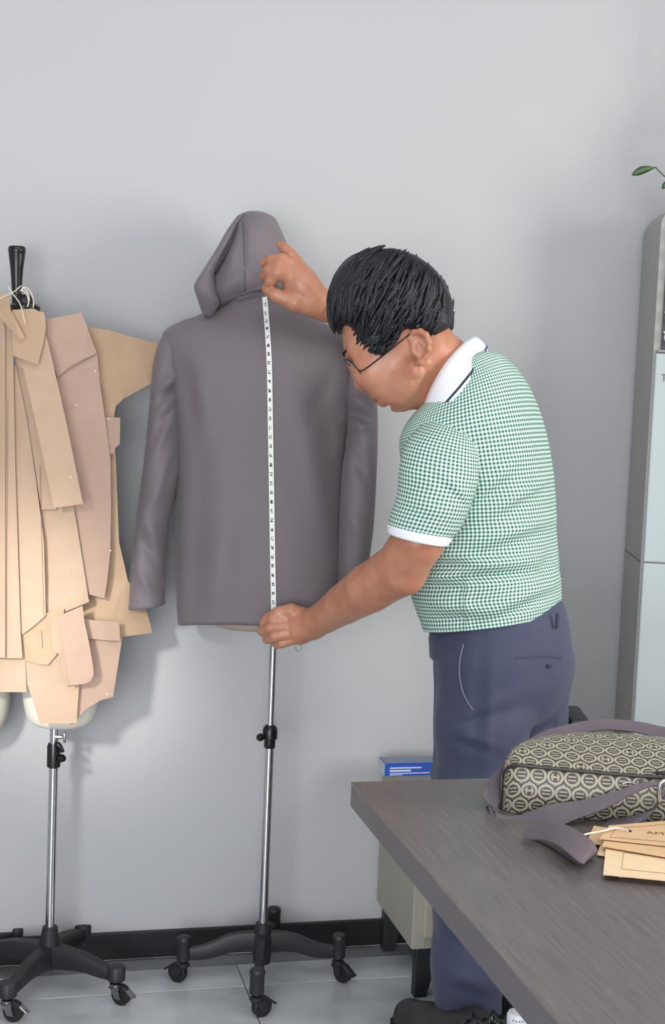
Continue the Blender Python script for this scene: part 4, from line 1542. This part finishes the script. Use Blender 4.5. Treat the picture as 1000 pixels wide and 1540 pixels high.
# ------------------------------------------------------------------ air conditioner
M_ac = mat('ac_body', (158, 156, 151), 0.45)
M_acf = mat('ac_front', (178, 187, 190), 0.35)
M_acg = mat('ac_grille_dark', (60, 62, 66), 0.5)
M_acl = mat('ac_louver', (186, 188, 190), 0.4)
pb = ony(947, 700, YW - 0.012)[:2]
q = ray(972.3, 700)
cfx = np.array([q[0], q[1]]) / q[1] * 2.86
sdv = np.array([cfx[0] - pb[0], cfx[1] - pb[1], 0])
dep_ac = np.linalg.norm(sdv)
sdv /= dep_ac                                   # from wall to front along the side
fxv = np.array([-sdv[1], sdv[0], 0])            # along the front to the right
if fxv[0] < 0:
    fxv = -fxv
fcorner = np.array([cfx[0], cfx[1], 0])
zac = 1.32 + (ony(996, 303, 2.86)[2] - 1.32)
wac = 0.50
ac = thing('air_conditioner', tuple(fcorner + fxv * wac / 2 - sdv * 0.13), 'tall pale floor-standing air conditioner with louvred top at the right edge', 'air conditioner')
rr = 0.055
prof = [(0, 0.0), (wac, 0.0)]
for k in range(9):
    t = k / 8 * math.pi / 2
    prof.append((wac - rr + rr * math.cos(t), zac - rr + rr * math.sin(t)))
for k in range(9):
    t = math.pi / 2 + k / 8 * math.pi / 2
    prof.append((rr + rr * math.cos(t), zac - rr + rr * math.sin(t)))
pw = [fcorner + fxv * a + ZUP * b for a, b in prof]
v, f = slab(pw, -sdv, dep_ac - 0.002)
acb = mk('housing', v, f, M_ac, ac, smooth=True, auto=30)
# front panel and seam
zsplit = ony(985, 531, 2.85)[2]
zseam = ony(968, 845, 2.86)[2]
fo = fcorner + sdv * 0.006
rot_ac = np.stack([fxv, -sdv, ZUP], 1)
for (za, zb2) in ((0.03, zseam - 0.0012), (zseam + 0.0012, zsplit)):
    mk('front_panel', *box(fo + fxv * wac / 2 + ZUP * (za + zb2) / 2 - sdv * 0.002, (wac - 0.008, 0.014, zb2 - za), rot_ac, 0.003), M_acf, ac)
mk('side_seam', *box(fcorner - sdv * dep_ac / 2 + ZUP * zseam - fxv * 0.0002, (0.0016, dep_ac - 0.01, 0.0018), rot_ac), M_acg, ac)
zg1 = ony(990, 335, 2.85)[2]
mk('grille_back', *box(fcorner + fxv * wac / 2 + ZUP * (zsplit + zg1) / 2 - sdv * 0.001, (wac - 0.03, 0.008, zg1 - zsplit - 0.004), rot_ac), M_acg, ac)
mk('grille_trim', *box(fcorner + fxv * wac / 2 + ZUP * (zsplit + 0.004) + sdv * 0.004, (wac - 0.012, 0.014, 0.007), rot_ac, 0.002), M_chrome2, ac)
nl = 6
for k in range(nl):
    zz = zsplit + 0.012 + (zg1 - zsplit - 0.02) * (k + 0.5) / nl
    lo_ = mk('louver', *box(fcorner + fxv * wac / 2 + ZUP * (zz + 0.012) + sdv * 0.010, (wac - 0.034, 0.012, 0.006), rot_ac, 0.0015), M_acl, ac)
    for j in range(12):
        c = fcorner + fxv * (0.028 + j * 0.04) + ZUP * zz + sdv * 0.010
        pts = [c + ZUP * 0.010, c + ZUP * 0.004 - fxv * 0.007, c - ZUP * 0.006 - fxv * 0.004, c - ZUP * 0.010 + fxv * 0.006, c - ZUP * 0.004 + fxv * 0.013]
        mk('vane_hook', *tube(pts, 0.0028, 6, 10), M_acl, lo_, smooth=True)
text('T-', ony(992, 573, 2.846) + sdv * 0.012, 0.022, fxv, ZUP, mat('ac_print', (70, 76, 82), 0.5), ac)

# plant on the unit
M_leaf = mat('leaf_green', (74, 104, 66), 0.4, vary=0.15, vscale=30)
M_stem = mat('stem_green', (70, 88, 56), 0.5)
M_pot = mat('white_pot', (210, 208, 202), 0.4)
pc = fcorner + fxv * 0.20 - sdv * 0.12
plant = thing('potted_plant', (pc[0], pc[1], zac), 'trailing green potted plant on top of the air conditioner, one leaf in view', 'plant')
mk('pot', *lathe((pc[0], pc[1], zac), ZUP, [(0.035, 0), (0.04, 0.004), (0.052, 0.075), (0.055, 0.08), (0.05, 0.08), (0.047, 0.07), (0.005, 0.068)], 26), M_pot, plant, smooth=True, auto=40)
dpl = (fcorner - OC) @ FH + 0.02


def leaf(tip, root, w, bend, parent):
    tip, root = np.asarray(tip), np.asarray(root)
    ax_ = root - tip
    L = np.linalg.norm(ax_)
    ax_ = ax_ / L
    side = np.cross(ax_, FH)
    side /= np.linalg.norm(side)
    A_, B_, C_ = [], [], []
    for t in np.linspace(0, 1, 13):
        ww = w * (math.sin(math.pi * t ** 0.8) ** 0.9) * (1.0 if t < 1 else 0) + 0.0004
        c = tip + ax_ * L * t + side * bend * math.sin(math.pi * t)
        A_.append(c - side * ww * 0.55 + FH * 0.004)
        B_.append(c + side * ww * 0.45 + FH * 0.006)
        C_.append(c - FH * 0.002)
    rg = np.stack([A_, C_, B_, np.array(C_) + FH * 0.001], 1)
    v, f, _ = loft(rg)
    return mk('leaf', v, f, M_leaf, parent, smooth=True)


leaf(V(950, 263, dpl), V(987, 251, dpl), 0.017, 0.004, plant)
leaf(V(996, 284, dpl), V(1012, 268, dpl), 0.012, 0.002, plant)
leaf(V(1040, 215, dpl + .02), V(1052, 262, dpl + .03), 0.02, 0.004, plant)
leaf(V(1078, 240, dpl + .02), V(1060, 272, dpl + .04), 0.02, 0.004, plant)
pr_ = np.random.default_rng(3)
for k in range(30):  # unseen extra foliage beyond the frame, added to cast shade on the wall
    a = pr_.uniform(0, 2 * math.pi)
    hgt = pr_.uniform(0.08, 0.50)
    rad_ = pr_.uniform(0.03, 0.15)
    root_ = np.array([pc[0] + 0.05 + rad_ * math.cos(a), pc[1] + 0.6 * rad_ * math.sin(a), zac + hgt])
    if proj(root_)[0] < 1075:
        root_ = root_ + RH * (1075 - proj(root_)[0]) * 3.1 / CF
    dirv = np.array([math.cos(a) * 0.6 + 0.3, math.sin(a) * 0.5, pr_.uniform(-0.7, 0.3)])
    dirv /= np.linalg.norm(dirv)
    leaf(root_ + dirv * pr_.uniform(0.07, 0.11), root_, pr_.uniform(0.022, 0.034), 0.004, plant)
    mk('stem', *tube([root_, (root_ * 0.5 + np.array([pc[0], pc[1], zac + 0.07]) * 0.5) + ZUP * 0.03, np.array([pc[0], pc[1], zac + 0.07])], 0.0014, 5, 8), M_stem, plant, smooth=True)
mk('stem', *tube([V(986, 252, dpl), V(998, 264, dpl), V(1014, 274, dpl + .01), V(1030, 282, dpl + .03), np.array([pc[0], pc[1], zac + 0.07])], 0.0015, 6, 20), M_stem, plant, smooth=True)
mk('stem', *tube([V(1011, 269, dpl), V(1020, 275, dpl + .02), np.array([pc[0] - .01, pc[1], zac + 0.07])], 0.0012, 6, 12), M_stem, plant, smooth=True)
mk('stem', *tube([V(1051, 260, dpl + .03), np.array([pc[0], pc[1] + .005, zac + 0.07])], 0.0012, 6, 8), M_stem, plant, smooth=True)
mk('stem', *tube([V(1061, 270, dpl + .04), np.array([pc[0] + .01, pc[1], zac + 0.07])], 0.0012, 6, 8), M_stem, plant, smooth=True)

# ------------------------------------------------------------------ table
ZT = 0.75
M_tab = mat('walnut_laminate', (112, 104, 104), 0.38, vary=0.18, vscale=5.0, col2=(92, 85, 86), detail=8, stretch=(46, 2.4, 2.2))
M_tabe = mat('walnut_edge', (98, 93, 95), 0.5, vary=0.06, vscale=10)
TX0, TY1 = 0.506, 1.916
TW, TL = 1.3, 1.55
tt = 0.036
tab = thing('office_table', (TX0 + TW / 2, TY1 - TL / 2, 0), 'dark grey-brown wood-grain office table in the right foreground', 'table')
mk('table_top', *box((TX0 + TW / 2, TY1 - TL / 2, ZT - 0.002), (TW, TL, 0.004), None, 0.001), M_tab, tab)
mk('edge_band', *box((TX0 + TW / 2, TY1 - TL / 2, ZT - 0.004 - (tt - 0.004) / 2), (TW - 0.001, TL - 0.001, tt - 0.004), None, 0.001), M_tabe, tab)
for x, y in ((TX0 + TW - 0.08, TY1 - 0.1), (TX0 + TW - 0.08, TY1 - TL + 0.1), (TX0 + 0.55, TY1 - TL + 0.1), (TX0 + 0.62, TY1 - 0.1)):
    mk('leg', *box((x, y, (ZT - tt) / 2), (0.05, 0.05, ZT - tt), None, 0.003), M_iron, tab)

# ------------------------------------------------------------------ bag
bp_ = NG('bag_monogram', 0.45)
u, vv_ = bp_.uv()
k_ = 1 / 0.0226
uu = bp_.math('MULTIPLY', u, k_)
row = bp_.math('MULTIPLY', vv_, k_ * 1.06)
shift = bp_.math('MULTIPLY', bp_.math('FLOOR', row), 0.5)
uu = bp_.math('ADD', uu, shift)
fx = bp_.math('SUBTRACT', bp_.math('FRACT', uu), 0.5)
fy = bp_.math('SUBTRACT', bp_.math('FRACT', row), 0.5)
rr_ = bp_.math('SQRT', bp_.math('ADD', bp_.math('MULTIPLY', fx, fx), bp_.math('MULTIPLY', fy, fy)))
ringm = bp_.math('LESS_THAN', bp_.math('ABSOLUTE', bp_.math('SUBTRACT', rr_, 0.42)), 0.075)
ins_ = bp_.math('LESS_THAN', rr_, 0.27)
bar = bp_.math('LESS_THAN', bp_.math('ABSOLUTE', bp_.math('SUBTRACT', bp_.math('ABSOLUTE', fy), 0.115)), 0.045)
cell = bp_.math('FRACT', bp_.math('MULTIPLY', bp_.math('ADD', bp_.math('FLOOR', uu), bp_.math('MULTIPLY', bp_.math('FLOOR', row), 3.0)), 0.2))
hcell = bp_.math('LESS_THAN', cell, 0.1)
hm = bp_.math('MAXIMUM', bp_.math('LESS_THAN', bp_.math('ABSOLUTE', fy), 0.06), bp_.math('LESS_THAN', bp_.math('ABSOLUTE', bp_.math('SUBTRACT', bp_.math('ABSOLUTE', fx), 0.17)), 0.06))
inner = bp_.math('ADD', bp_.math('MULTIPLY', bar, bp_.math('SUBTRACT', 1.0, hcell)), bp_.math('MULTIPLY', hm, hcell))
mask = bp_.math('MAXIMUM', ringm, bp_.math('MULTIPLY', ins_, inner))
corner = bp_.math('LESS_THAN', bp_.math('ADD', bp_.math('ABSOLUTE', bp_.math('SUBTRACT', bp_.math('ABSOLUTE', fx), 0.5)), bp_.math('ABSOLUTE', bp_.math('SUBTRACT', bp_.math('ABSOLUTE', fy), 0.5))), 0.10)
mask = bp_.math('MAXIMUM', mask, corner)
M_bag = bp_.out(bp_.mix(mask, lin((66, 60, 53)), lin((164, 157, 140))))
M_strap = mat('purple_grey_webbing', (96, 86, 94), 0.5, bump=0.2, bscale=500)
M_pipe = mat('bag_piping', (52, 46, 44), 0.4)
P0 = onz(756, 1222, ZT)
ang = math.radians(7)
ex = RH * math.cos(ang) - FH * math.sin(ang)
ey = np.array([-ex[1], ex[0], 0])
BL = 0.40
bag = thing('shoulder_bag', tuple(P0 + ex * BL / 2 + ey * 0.08), 'grey-beige monogram shoulder bag with wide strap lying on the table', 'bag')
secs = []
front_edge, back_edge = [], []
for x, dp, hf, hb, fb, y0_ in crom([(-0.002, 0.020, 0.042, 0.046, 0.002, 0.018), (0.002, 0.036, 0.058, 0.062, 0.004, 0.008), (0.014, 0.068, 0.066, 0.076, 0.006, 0.000), (0.04, 0.105, 0.067, 0.084, 0.008, -0.003), (0.09, 0.14, 0.066, 0.090, 0.009, -0.004), (0.16, 0.155, 0.065, 0.092, 0.009, -0.004),
                                    (0.24, 0.155, 0.065, 0.090, 0.009, -0.004), (0.33, 0.15, 0.064, 0.086, 0.009, 0.0), (0.38, 0.11, 0.06, 0.078, 0.006, 0.01), (0.40, 0.05, 0.045, 0.05, 0.002, 0.03)], 60):
    q = []
    for t in np.linspace(0, 1, 9)[:-1]:
        q.append((y0_ - fb * math.sin(math.pi * t), 0.001 + hf * t))
    for t in np.linspace(0, 1, 15)[:-1]:
        q.append((y0_ + dp * t, hf + (hb - hf) * math.sin(t * math.pi / 2) + 0.008 * math.sin(math.pi * t) - 0.028 * max(0, t - 0.75) / 0.25 * (t > 0.75) * 0.7))
    ht = q[-1][1]
    for t in np.linspace(0, 1, 7)[:-1]:
        q.append((y0_ + dp + 0.006 * math.sin(math.pi * t), ht * (1 - t) + 0.001))
    for t in np.linspace(0, 1, 5)[:-1]:
        q.append((y0_ + dp * (1 - t), 0.001))
    secs.append([P0 + ex * x + ey * a + ZUP * b for a, b in q])
    front_edge.append(P0 + ex * x + ey * (y0_ - 0.001) + ZUP * (hf + 0.001))
secs = np.array(secs)
n_, m_ = secs.shape[:2]
per = np.linalg.norm(np.diff(secs, axis=1, append=secs[:, :1]), axis=2)
cum = np.concatenate([np.zeros((n_, 1)), np.cumsum(per, 1)], 1)
cum = cum - cum[:, 8:9]
xl = np.concatenate([[0], np.cumsum(np.linalg.norm(np.diff(secs[:, 8], axis=0), axis=1))])
fs, uv = [], []
for i in range(n_ - 1):
    for k in range(m_):
        k2 = (k + 1) % m_
        fs.append((i * m_ + k2, i * m_ + k, (i + 1) * m_ + k, (i + 1) * m_ + k2))
        uv += [(xl[i], cum[i, k + 1]), (xl[i], cum[i, k]), (xl[i + 1], cum[i + 1, k]), (xl[i + 1], cum[i + 1, k + 1])]
fs.append(tuple(range(m_)))
uv += [(0, 0)] * m_
fs.append(tuple(range((n_ - 1) * m_, n_ * m_))[::-1])
uv += [(0, 0)] * m_
bagb = mk('bag_body', secs.reshape(-1, 3), fs, M_bag, bag, smooth=True, uv=uv, auto=60)
mk('piping', *tube(front_edge, 0.0026, 8), M_pipe, bag, smooth=True)
# end piping
mk('piping', *tube([secs[3][k] - ex * 0.003 for k in range(0, 9)] + [secs[3][8] - ex * 0.003], 0.0022, 6, 24), M_pipe, bag, smooth=True)
# zip line on top
mk('zip', *tube([P0 + ex * x + ey * 0.004 + ZUP * (0.069) for x in np.linspace(0.2, 0.36, 12)], 0.003, 6), M_iron, bag, smooth=True)
# webbing straps: edges given in the picture with their distance
def strap(rows, name='strap'):
    A_ = [V(a, b, c) for a, b, c, *_ in rows]
    B_ = [V(r[3], r[4], r[5]) for r in rows]
    v, f, uv = ribbon(A_, B_, 0.0022, 60)
    return mk(name, v, f, M_strap, bag, smooth=True, auto=50)


strap([(1060, 1104, 2.03, 1060, 1120, 2.02), (1000, 1094, 2.045, 1000, 1112, 2.03), (955, 1085, 2.05, 952, 1101, 2.035), (904, 1082, 2.045, 905, 1098, 2.03), (859, 1089, 2.03, 862, 1106, 2.015), (814, 1102, 1.995, 830, 1113, 1.985), (786, 1120, 1.955, 806, 1130, 1.955), (757, 1148, 1.905, 775, 1168, 1.905),
       (735, 1174, 1.876, 752, 1202, 1.874), (724, 1196, 1.866, 744, 1222, 1.862)])
strap([(746, 1222, 1.845, 746, 1253, 1.815), (762, 1228, 1.838, 764, 1259, 1.808), (784, 1226, 1.835, 790, 1260, 1.803), (824, 1211, 1.832, 822, 1252, 1.802), (872, 1204, 1.828, 862, 1234, 1.81), (923, 1191, 1.82, 908, 1217, 1.81), (962, 1178, 1.815, 950, 1195, 1.81), (990, 1176, 1.812, 985, 1182, 1.808), (1020, 1182, 1.81, 1020, 1188, 1.806)])


def onzs(rows, name='strap_loop'):
    A_ = [onz(a, b, ZT + c) for a, b, c, *_ in rows]
    B_ = [onz(r[3], r[4], ZT + r[5]) for r in rows]
    v, f, uv = ribbon(A_, B_, 0.0022, 60)
    return mk(name, v, f, M_strap, bag, smooth=True, auto=50)


onzs([(790, 1247, .012, 786, 1262, .008), (818, 1241, .022, 812, 1263, .013), (842, 1239, .027, 836, 1270, .02), (868, 1250, .025, 858, 1286, .021), (889, 1265, .019, 872, 1297, .016), (897, 1279, .010, 876, 1300, .009), (892, 1286, .004, 868, 1298, .0035), (872, 1279, .003, 848, 1285, .002), (840, 1264, .003, 820, 1268, .002), (812, 1252, .003, 795, 1258, .002)])
onzs([(1020, 1170, .06, 1020, 1215, .03), (1000, 1190, .055, 985, 1216, .02), (985, 1215, .03, 965, 1238, .008), (950, 1228, .012, 930, 1246, .005), (915, 1234, .004, 900, 1250, .003)], 'strap_tail')
# buckles
pts = [V(x, y, d) for x, y, d in [(731, 1213, 1.862), (738, 1235, 1.845), (744, 1252, 1.825), (748, 1251, 1.822), (744, 1232, 1.842), (737, 1212, 1.86), (731, 1213, 1.862)]]
mk('buckle', *tube(pts, 0.0018, 8), M_chrome2, bag, smooth=True)
pts = [V(x, y, d) for x, y, d in [(992, 1206, 1.80), (991, 1190, 1.80), (994, 1178, 1.80), (1002, 1174, 1.80), (1012, 1176, 1.80), (1014, 1200, 1.80)]]
mk('buckle', *tube(pts, 0.003, 8, 30), M_chrome, bag, smooth=True)
pts = [P0 + ex * x + ey * (-0.008) + ZUP * z for x, z in [(0.155, 0.053), (0.165, 0.057), (0.185, 0.052), (0.2, 0.05)]]
mk('zip_pull', *tube(pts, 0.0018, 6, 12), M_chrome2, bag, smooth=True)

# ------------------------------------------------------------------ kraft tags on the table
M_kraft = mat('kraft_paper', (214, 178, 138), 0.75, vary=0.05, vscale=40)
M_kraft2 = mat('kraft_paper_light', (232, 204, 166), 0.75, vary=0.04, vscale=40)
M_ink = mat('brown_ink', (96, 70, 50), 0.8)
TAGS = [
    ([(930, 1319), (1040, 1326), (1040, 1300), (930, 1300)], .0012, 0.0012, M_kraft2, 'lowest pale kraft tag sliver under the tag pile'),
    ([(898, 1286), (903, 1272), (960, 1276), (955, 1296)], .003, 0.0012, M_kraft2, 'small kraft tag corner nearest the folded strap loop'),
    ([(882, 1268), (893, 1243), (950, 1252), (940, 1276)], .005, 0.0012, M_kraft, 'darker kraft tag at the back left of the tag pile'),
    ([(907, 1316), (911, 1276), (1045, 1290), (1050, 1330)], .0075, 0.0015, M_kraft2, 'front large kraft tag with a printed frame line'),
    ([(905, 1273), (910, 1264), (1045, 1280), (1045, 1297)], .0115, 0.0015, M_kraft, 'kraft tag second from the top, edge showing below'),
    ([(902, 1262), (916, 1243), (1000, 1236), (1050, 1240), (1050, 1278)], .0145, 0.0015, M_kraft, 'topmost kraft tag with an eyelet string and brown lettering'),
]
for i, (poly, z, th_, m, lab) in enumerate(TAGS):
    pts = [onz(x, y, ZT + z) for x, y in poly]
    v, f = slab(pts, ZUP, th_)
    o = mk('kraft_tag', v, f, m)
    bm = bmesh.new()
    bm.from_mesh(o.data)
    bmesh.ops.recalc_face_normals(bm, faces=bm.faces[:])
    bm.to_mesh(o.data)
    bm.free()
    tag(o, lab, 'tag', 'kraft tags beside the bag')
    if i == 3:
        pl = [onz(x, y, ZT + z + th_ + 0.0002) for x, y in [(1045, 1296), (938, 1282), (935, 1307), (1045, 1318)]]
        mk('printed_line', *tube(pl, 0.0003, 4), M_ink, o)
    if i == 5:
        pl = [onz(x, y, ZT + z + th_ + 0.0002) for x, y in [(1045, 1270), (917, 1259), (926, 1246), (1000, 1240)]]
        mk('printed_line', *tube(pl, 0.0003, 4), M_ink, o)
        rt = onz(1000, 1256, ZT) - onz(960, 1253, ZT)
        rt /= np.linalg.norm(rt)
        up_ = np.array([-rt[1], rt[0], 0])
        text('AMNY', onz(972, 1254, ZT + z + th_), 0.016, rt, up_, M_ink, o)
        mk('eyelet', *lathe(onz(945, 1250, ZT + z + th_), ZUP, [(0.0045, 0), (0.0045, 0.0006), (0.001, 0.0006)], 14), M_pipe, o)
pts = [onz(x, y, ZT + 0.020) for x, y in [(944, 1250), (938, 1247), (925, 1245), (905, 1250), (888, 1253), (876, 1256)]]
tag(mk('tag_string', *tube(pts, 0.0013, 6, 30), M_string, smooth=True), 'pale string threaded through the topmost kraft tag', 'string')

# ------------------------------------------------------------------ waste bin with bag and white bottle
M_binbag = mat('black_binbag', (22, 22, 25), 0.22, bump=0.6, bscale=40)
bd = 2.28
bc = V(752, 1543, bd)
zbin = bc[2] - 0.012
bin_ = thing('waste_bin', (bc[0], bc[1], 0), 'waste bin lined with a crumpled black plastic bag beside the table', 'bin')
mk('bin_shell', *lathe((bc[0], bc[1], 0), ZUP, [(0.05, 0), (0.054, 0.004), (0.063, zbin - 0.03), (0.063, zbin - 0.01), (0.058, zbin - 0.01)], 30), M_plast, bin_, smooth=True, auto=40)
th = np.linspace(0, 2 * np.pi, 90, endpoint=False)
rg = []
for r, z, amp in [(0.070, zbin - 0.10, .003), (0.071, zbin - 0.05, .004), (0.069, zbin - 0.015, .004), (0.064, zbin + 0.002, .005), (0.054, zbin - 0.01, .005), (0.046, zbin - 0.06, .005), (0.035, zbin - 0.09, .005)]:
    w = amp * (np.sin(th * 7 + r * 90) + 0.7 * np.sin(th * 13 + z * 60) + 0.5 * np.sin(th * 23 + 1))
    rg.append(np.column_stack([bc[0] + (r + w) * np.cos(th), bc[1] + (r + w) * np.sin(th), z + 0.8 * w + 0.003 * np.sin(th * 5)]))
v, f, _ = loft(np.array(rg), False, True)
mk('bin_liner', v, f, M_binbag, bin_, smooth=True)
cap = V(780, 1521, bd - 0.01)
wb = thing('white_bottle', (cap[0], cap[1], cap[2] - 0.1), 'white bottle with a dotted cap sticking out of the waste bin', 'bottle')
mk('bottle_body', *lathe((cap[0], cap[1], cap[2] - 0.10), ZUP, [(0.018, 0), (0.021, 0.004), (0.021, 0.07), (0.018, 0.078)], 24), mat('white_plastic', (225, 228, 230), 0.4), wb, smooth=True, auto=40)
mk('bottle_cap', *lathe((cap[0], cap[1], cap[2] - 0.026), ZUP, [(0.0185, 0), (0.0195, 0.002), (0.0195, 0.020), (0.017, 0.025), (0.010, 0.027), (0.002, 0.0275)], 28), MATS['white_plastic'], wb, smooth=True, auto=40)
for j in range(7):
    a = -2.4 + j * 0.28
    for r_ in range(2):
        P = np.array([cap[0] + math.cos(a) * 0.0195, cap[1] + math.sin(a) * 0.0195, cap[2] - 0.018 + r_ * 0.009])
        mk('cap_dot', *lathe(P, (math.cos(a), math.sin(a), 0), [(0.0012, -0.0005), (0.0012, 0.0004)], 8), M_iron, wb)

# ------------------------------------------------------------------ office chair mostly hidden behind bag
ct = V(862, 1079, 2.86)
chx = ct + RH * 0.20 - FH * 0.04
ch = thing('office_chair', (chx[0], chx[1], 0), 'dark office chair behind the bag, only an armrest in view', 'chair')
M_ch = mat('chair_black', (52, 54, 58), 0.5)
for s in (0, 1):
    c = ct + RH * 0.40 * s
    a = mk('armrest', *box(c + RH * 0.004, (0.042, 0.14, 0.022), np.stack([RH, FH, ZUP], 1), 0.009), M_ch, ch, smooth=True, auto=40)
    mk('armrest_post', *tube([c - ZUP * 0.01, c - ZUP * 0.12, c - ZUP * 0.2 + RH * 0.08 * (1 if s == 0 else -1)], 0.012, 8, 10), M_ch, a, smooth=True)
zs = ct[2] - 0.2
mk('seat', *box((chx[0], chx[1], zs), (0.36, 0.28, 0.06), None, 0.025), M_ch, ch, smooth=True, auto=50)
mk('gas_lift', *lathe((chx[0], chx[1], 0.09), ZUP, [(0.025, 0), (0.025, zs - 0.1)], 16), M_ch, ch, smooth=True, auto=40)
for k in range(5):
    a = k * 2 * math.pi / 5 + 0.3
    e = np.array([chx[0] + 0.15 * math.cos(a), chx[1] + 0.15 * math.sin(a), 0.07])
    l = mk('base_arm', *tube([np.array([chx[0], chx[1], 0.10]), e], [0.022, 0.014], 8), M_ch, ch, smooth=True)
    mk('wheel', *lathe(e - ZUP * 0.045 - np.array([-math.sin(a), math.cos(a), 0]) * 0.012, (-math.sin(a), math.cos(a), 0), [(0.02, 0), (0.024, 0.003), (0.024, 0.021), (0.02, 0.024)], 16), M_rubber, l, smooth=True, auto=40)
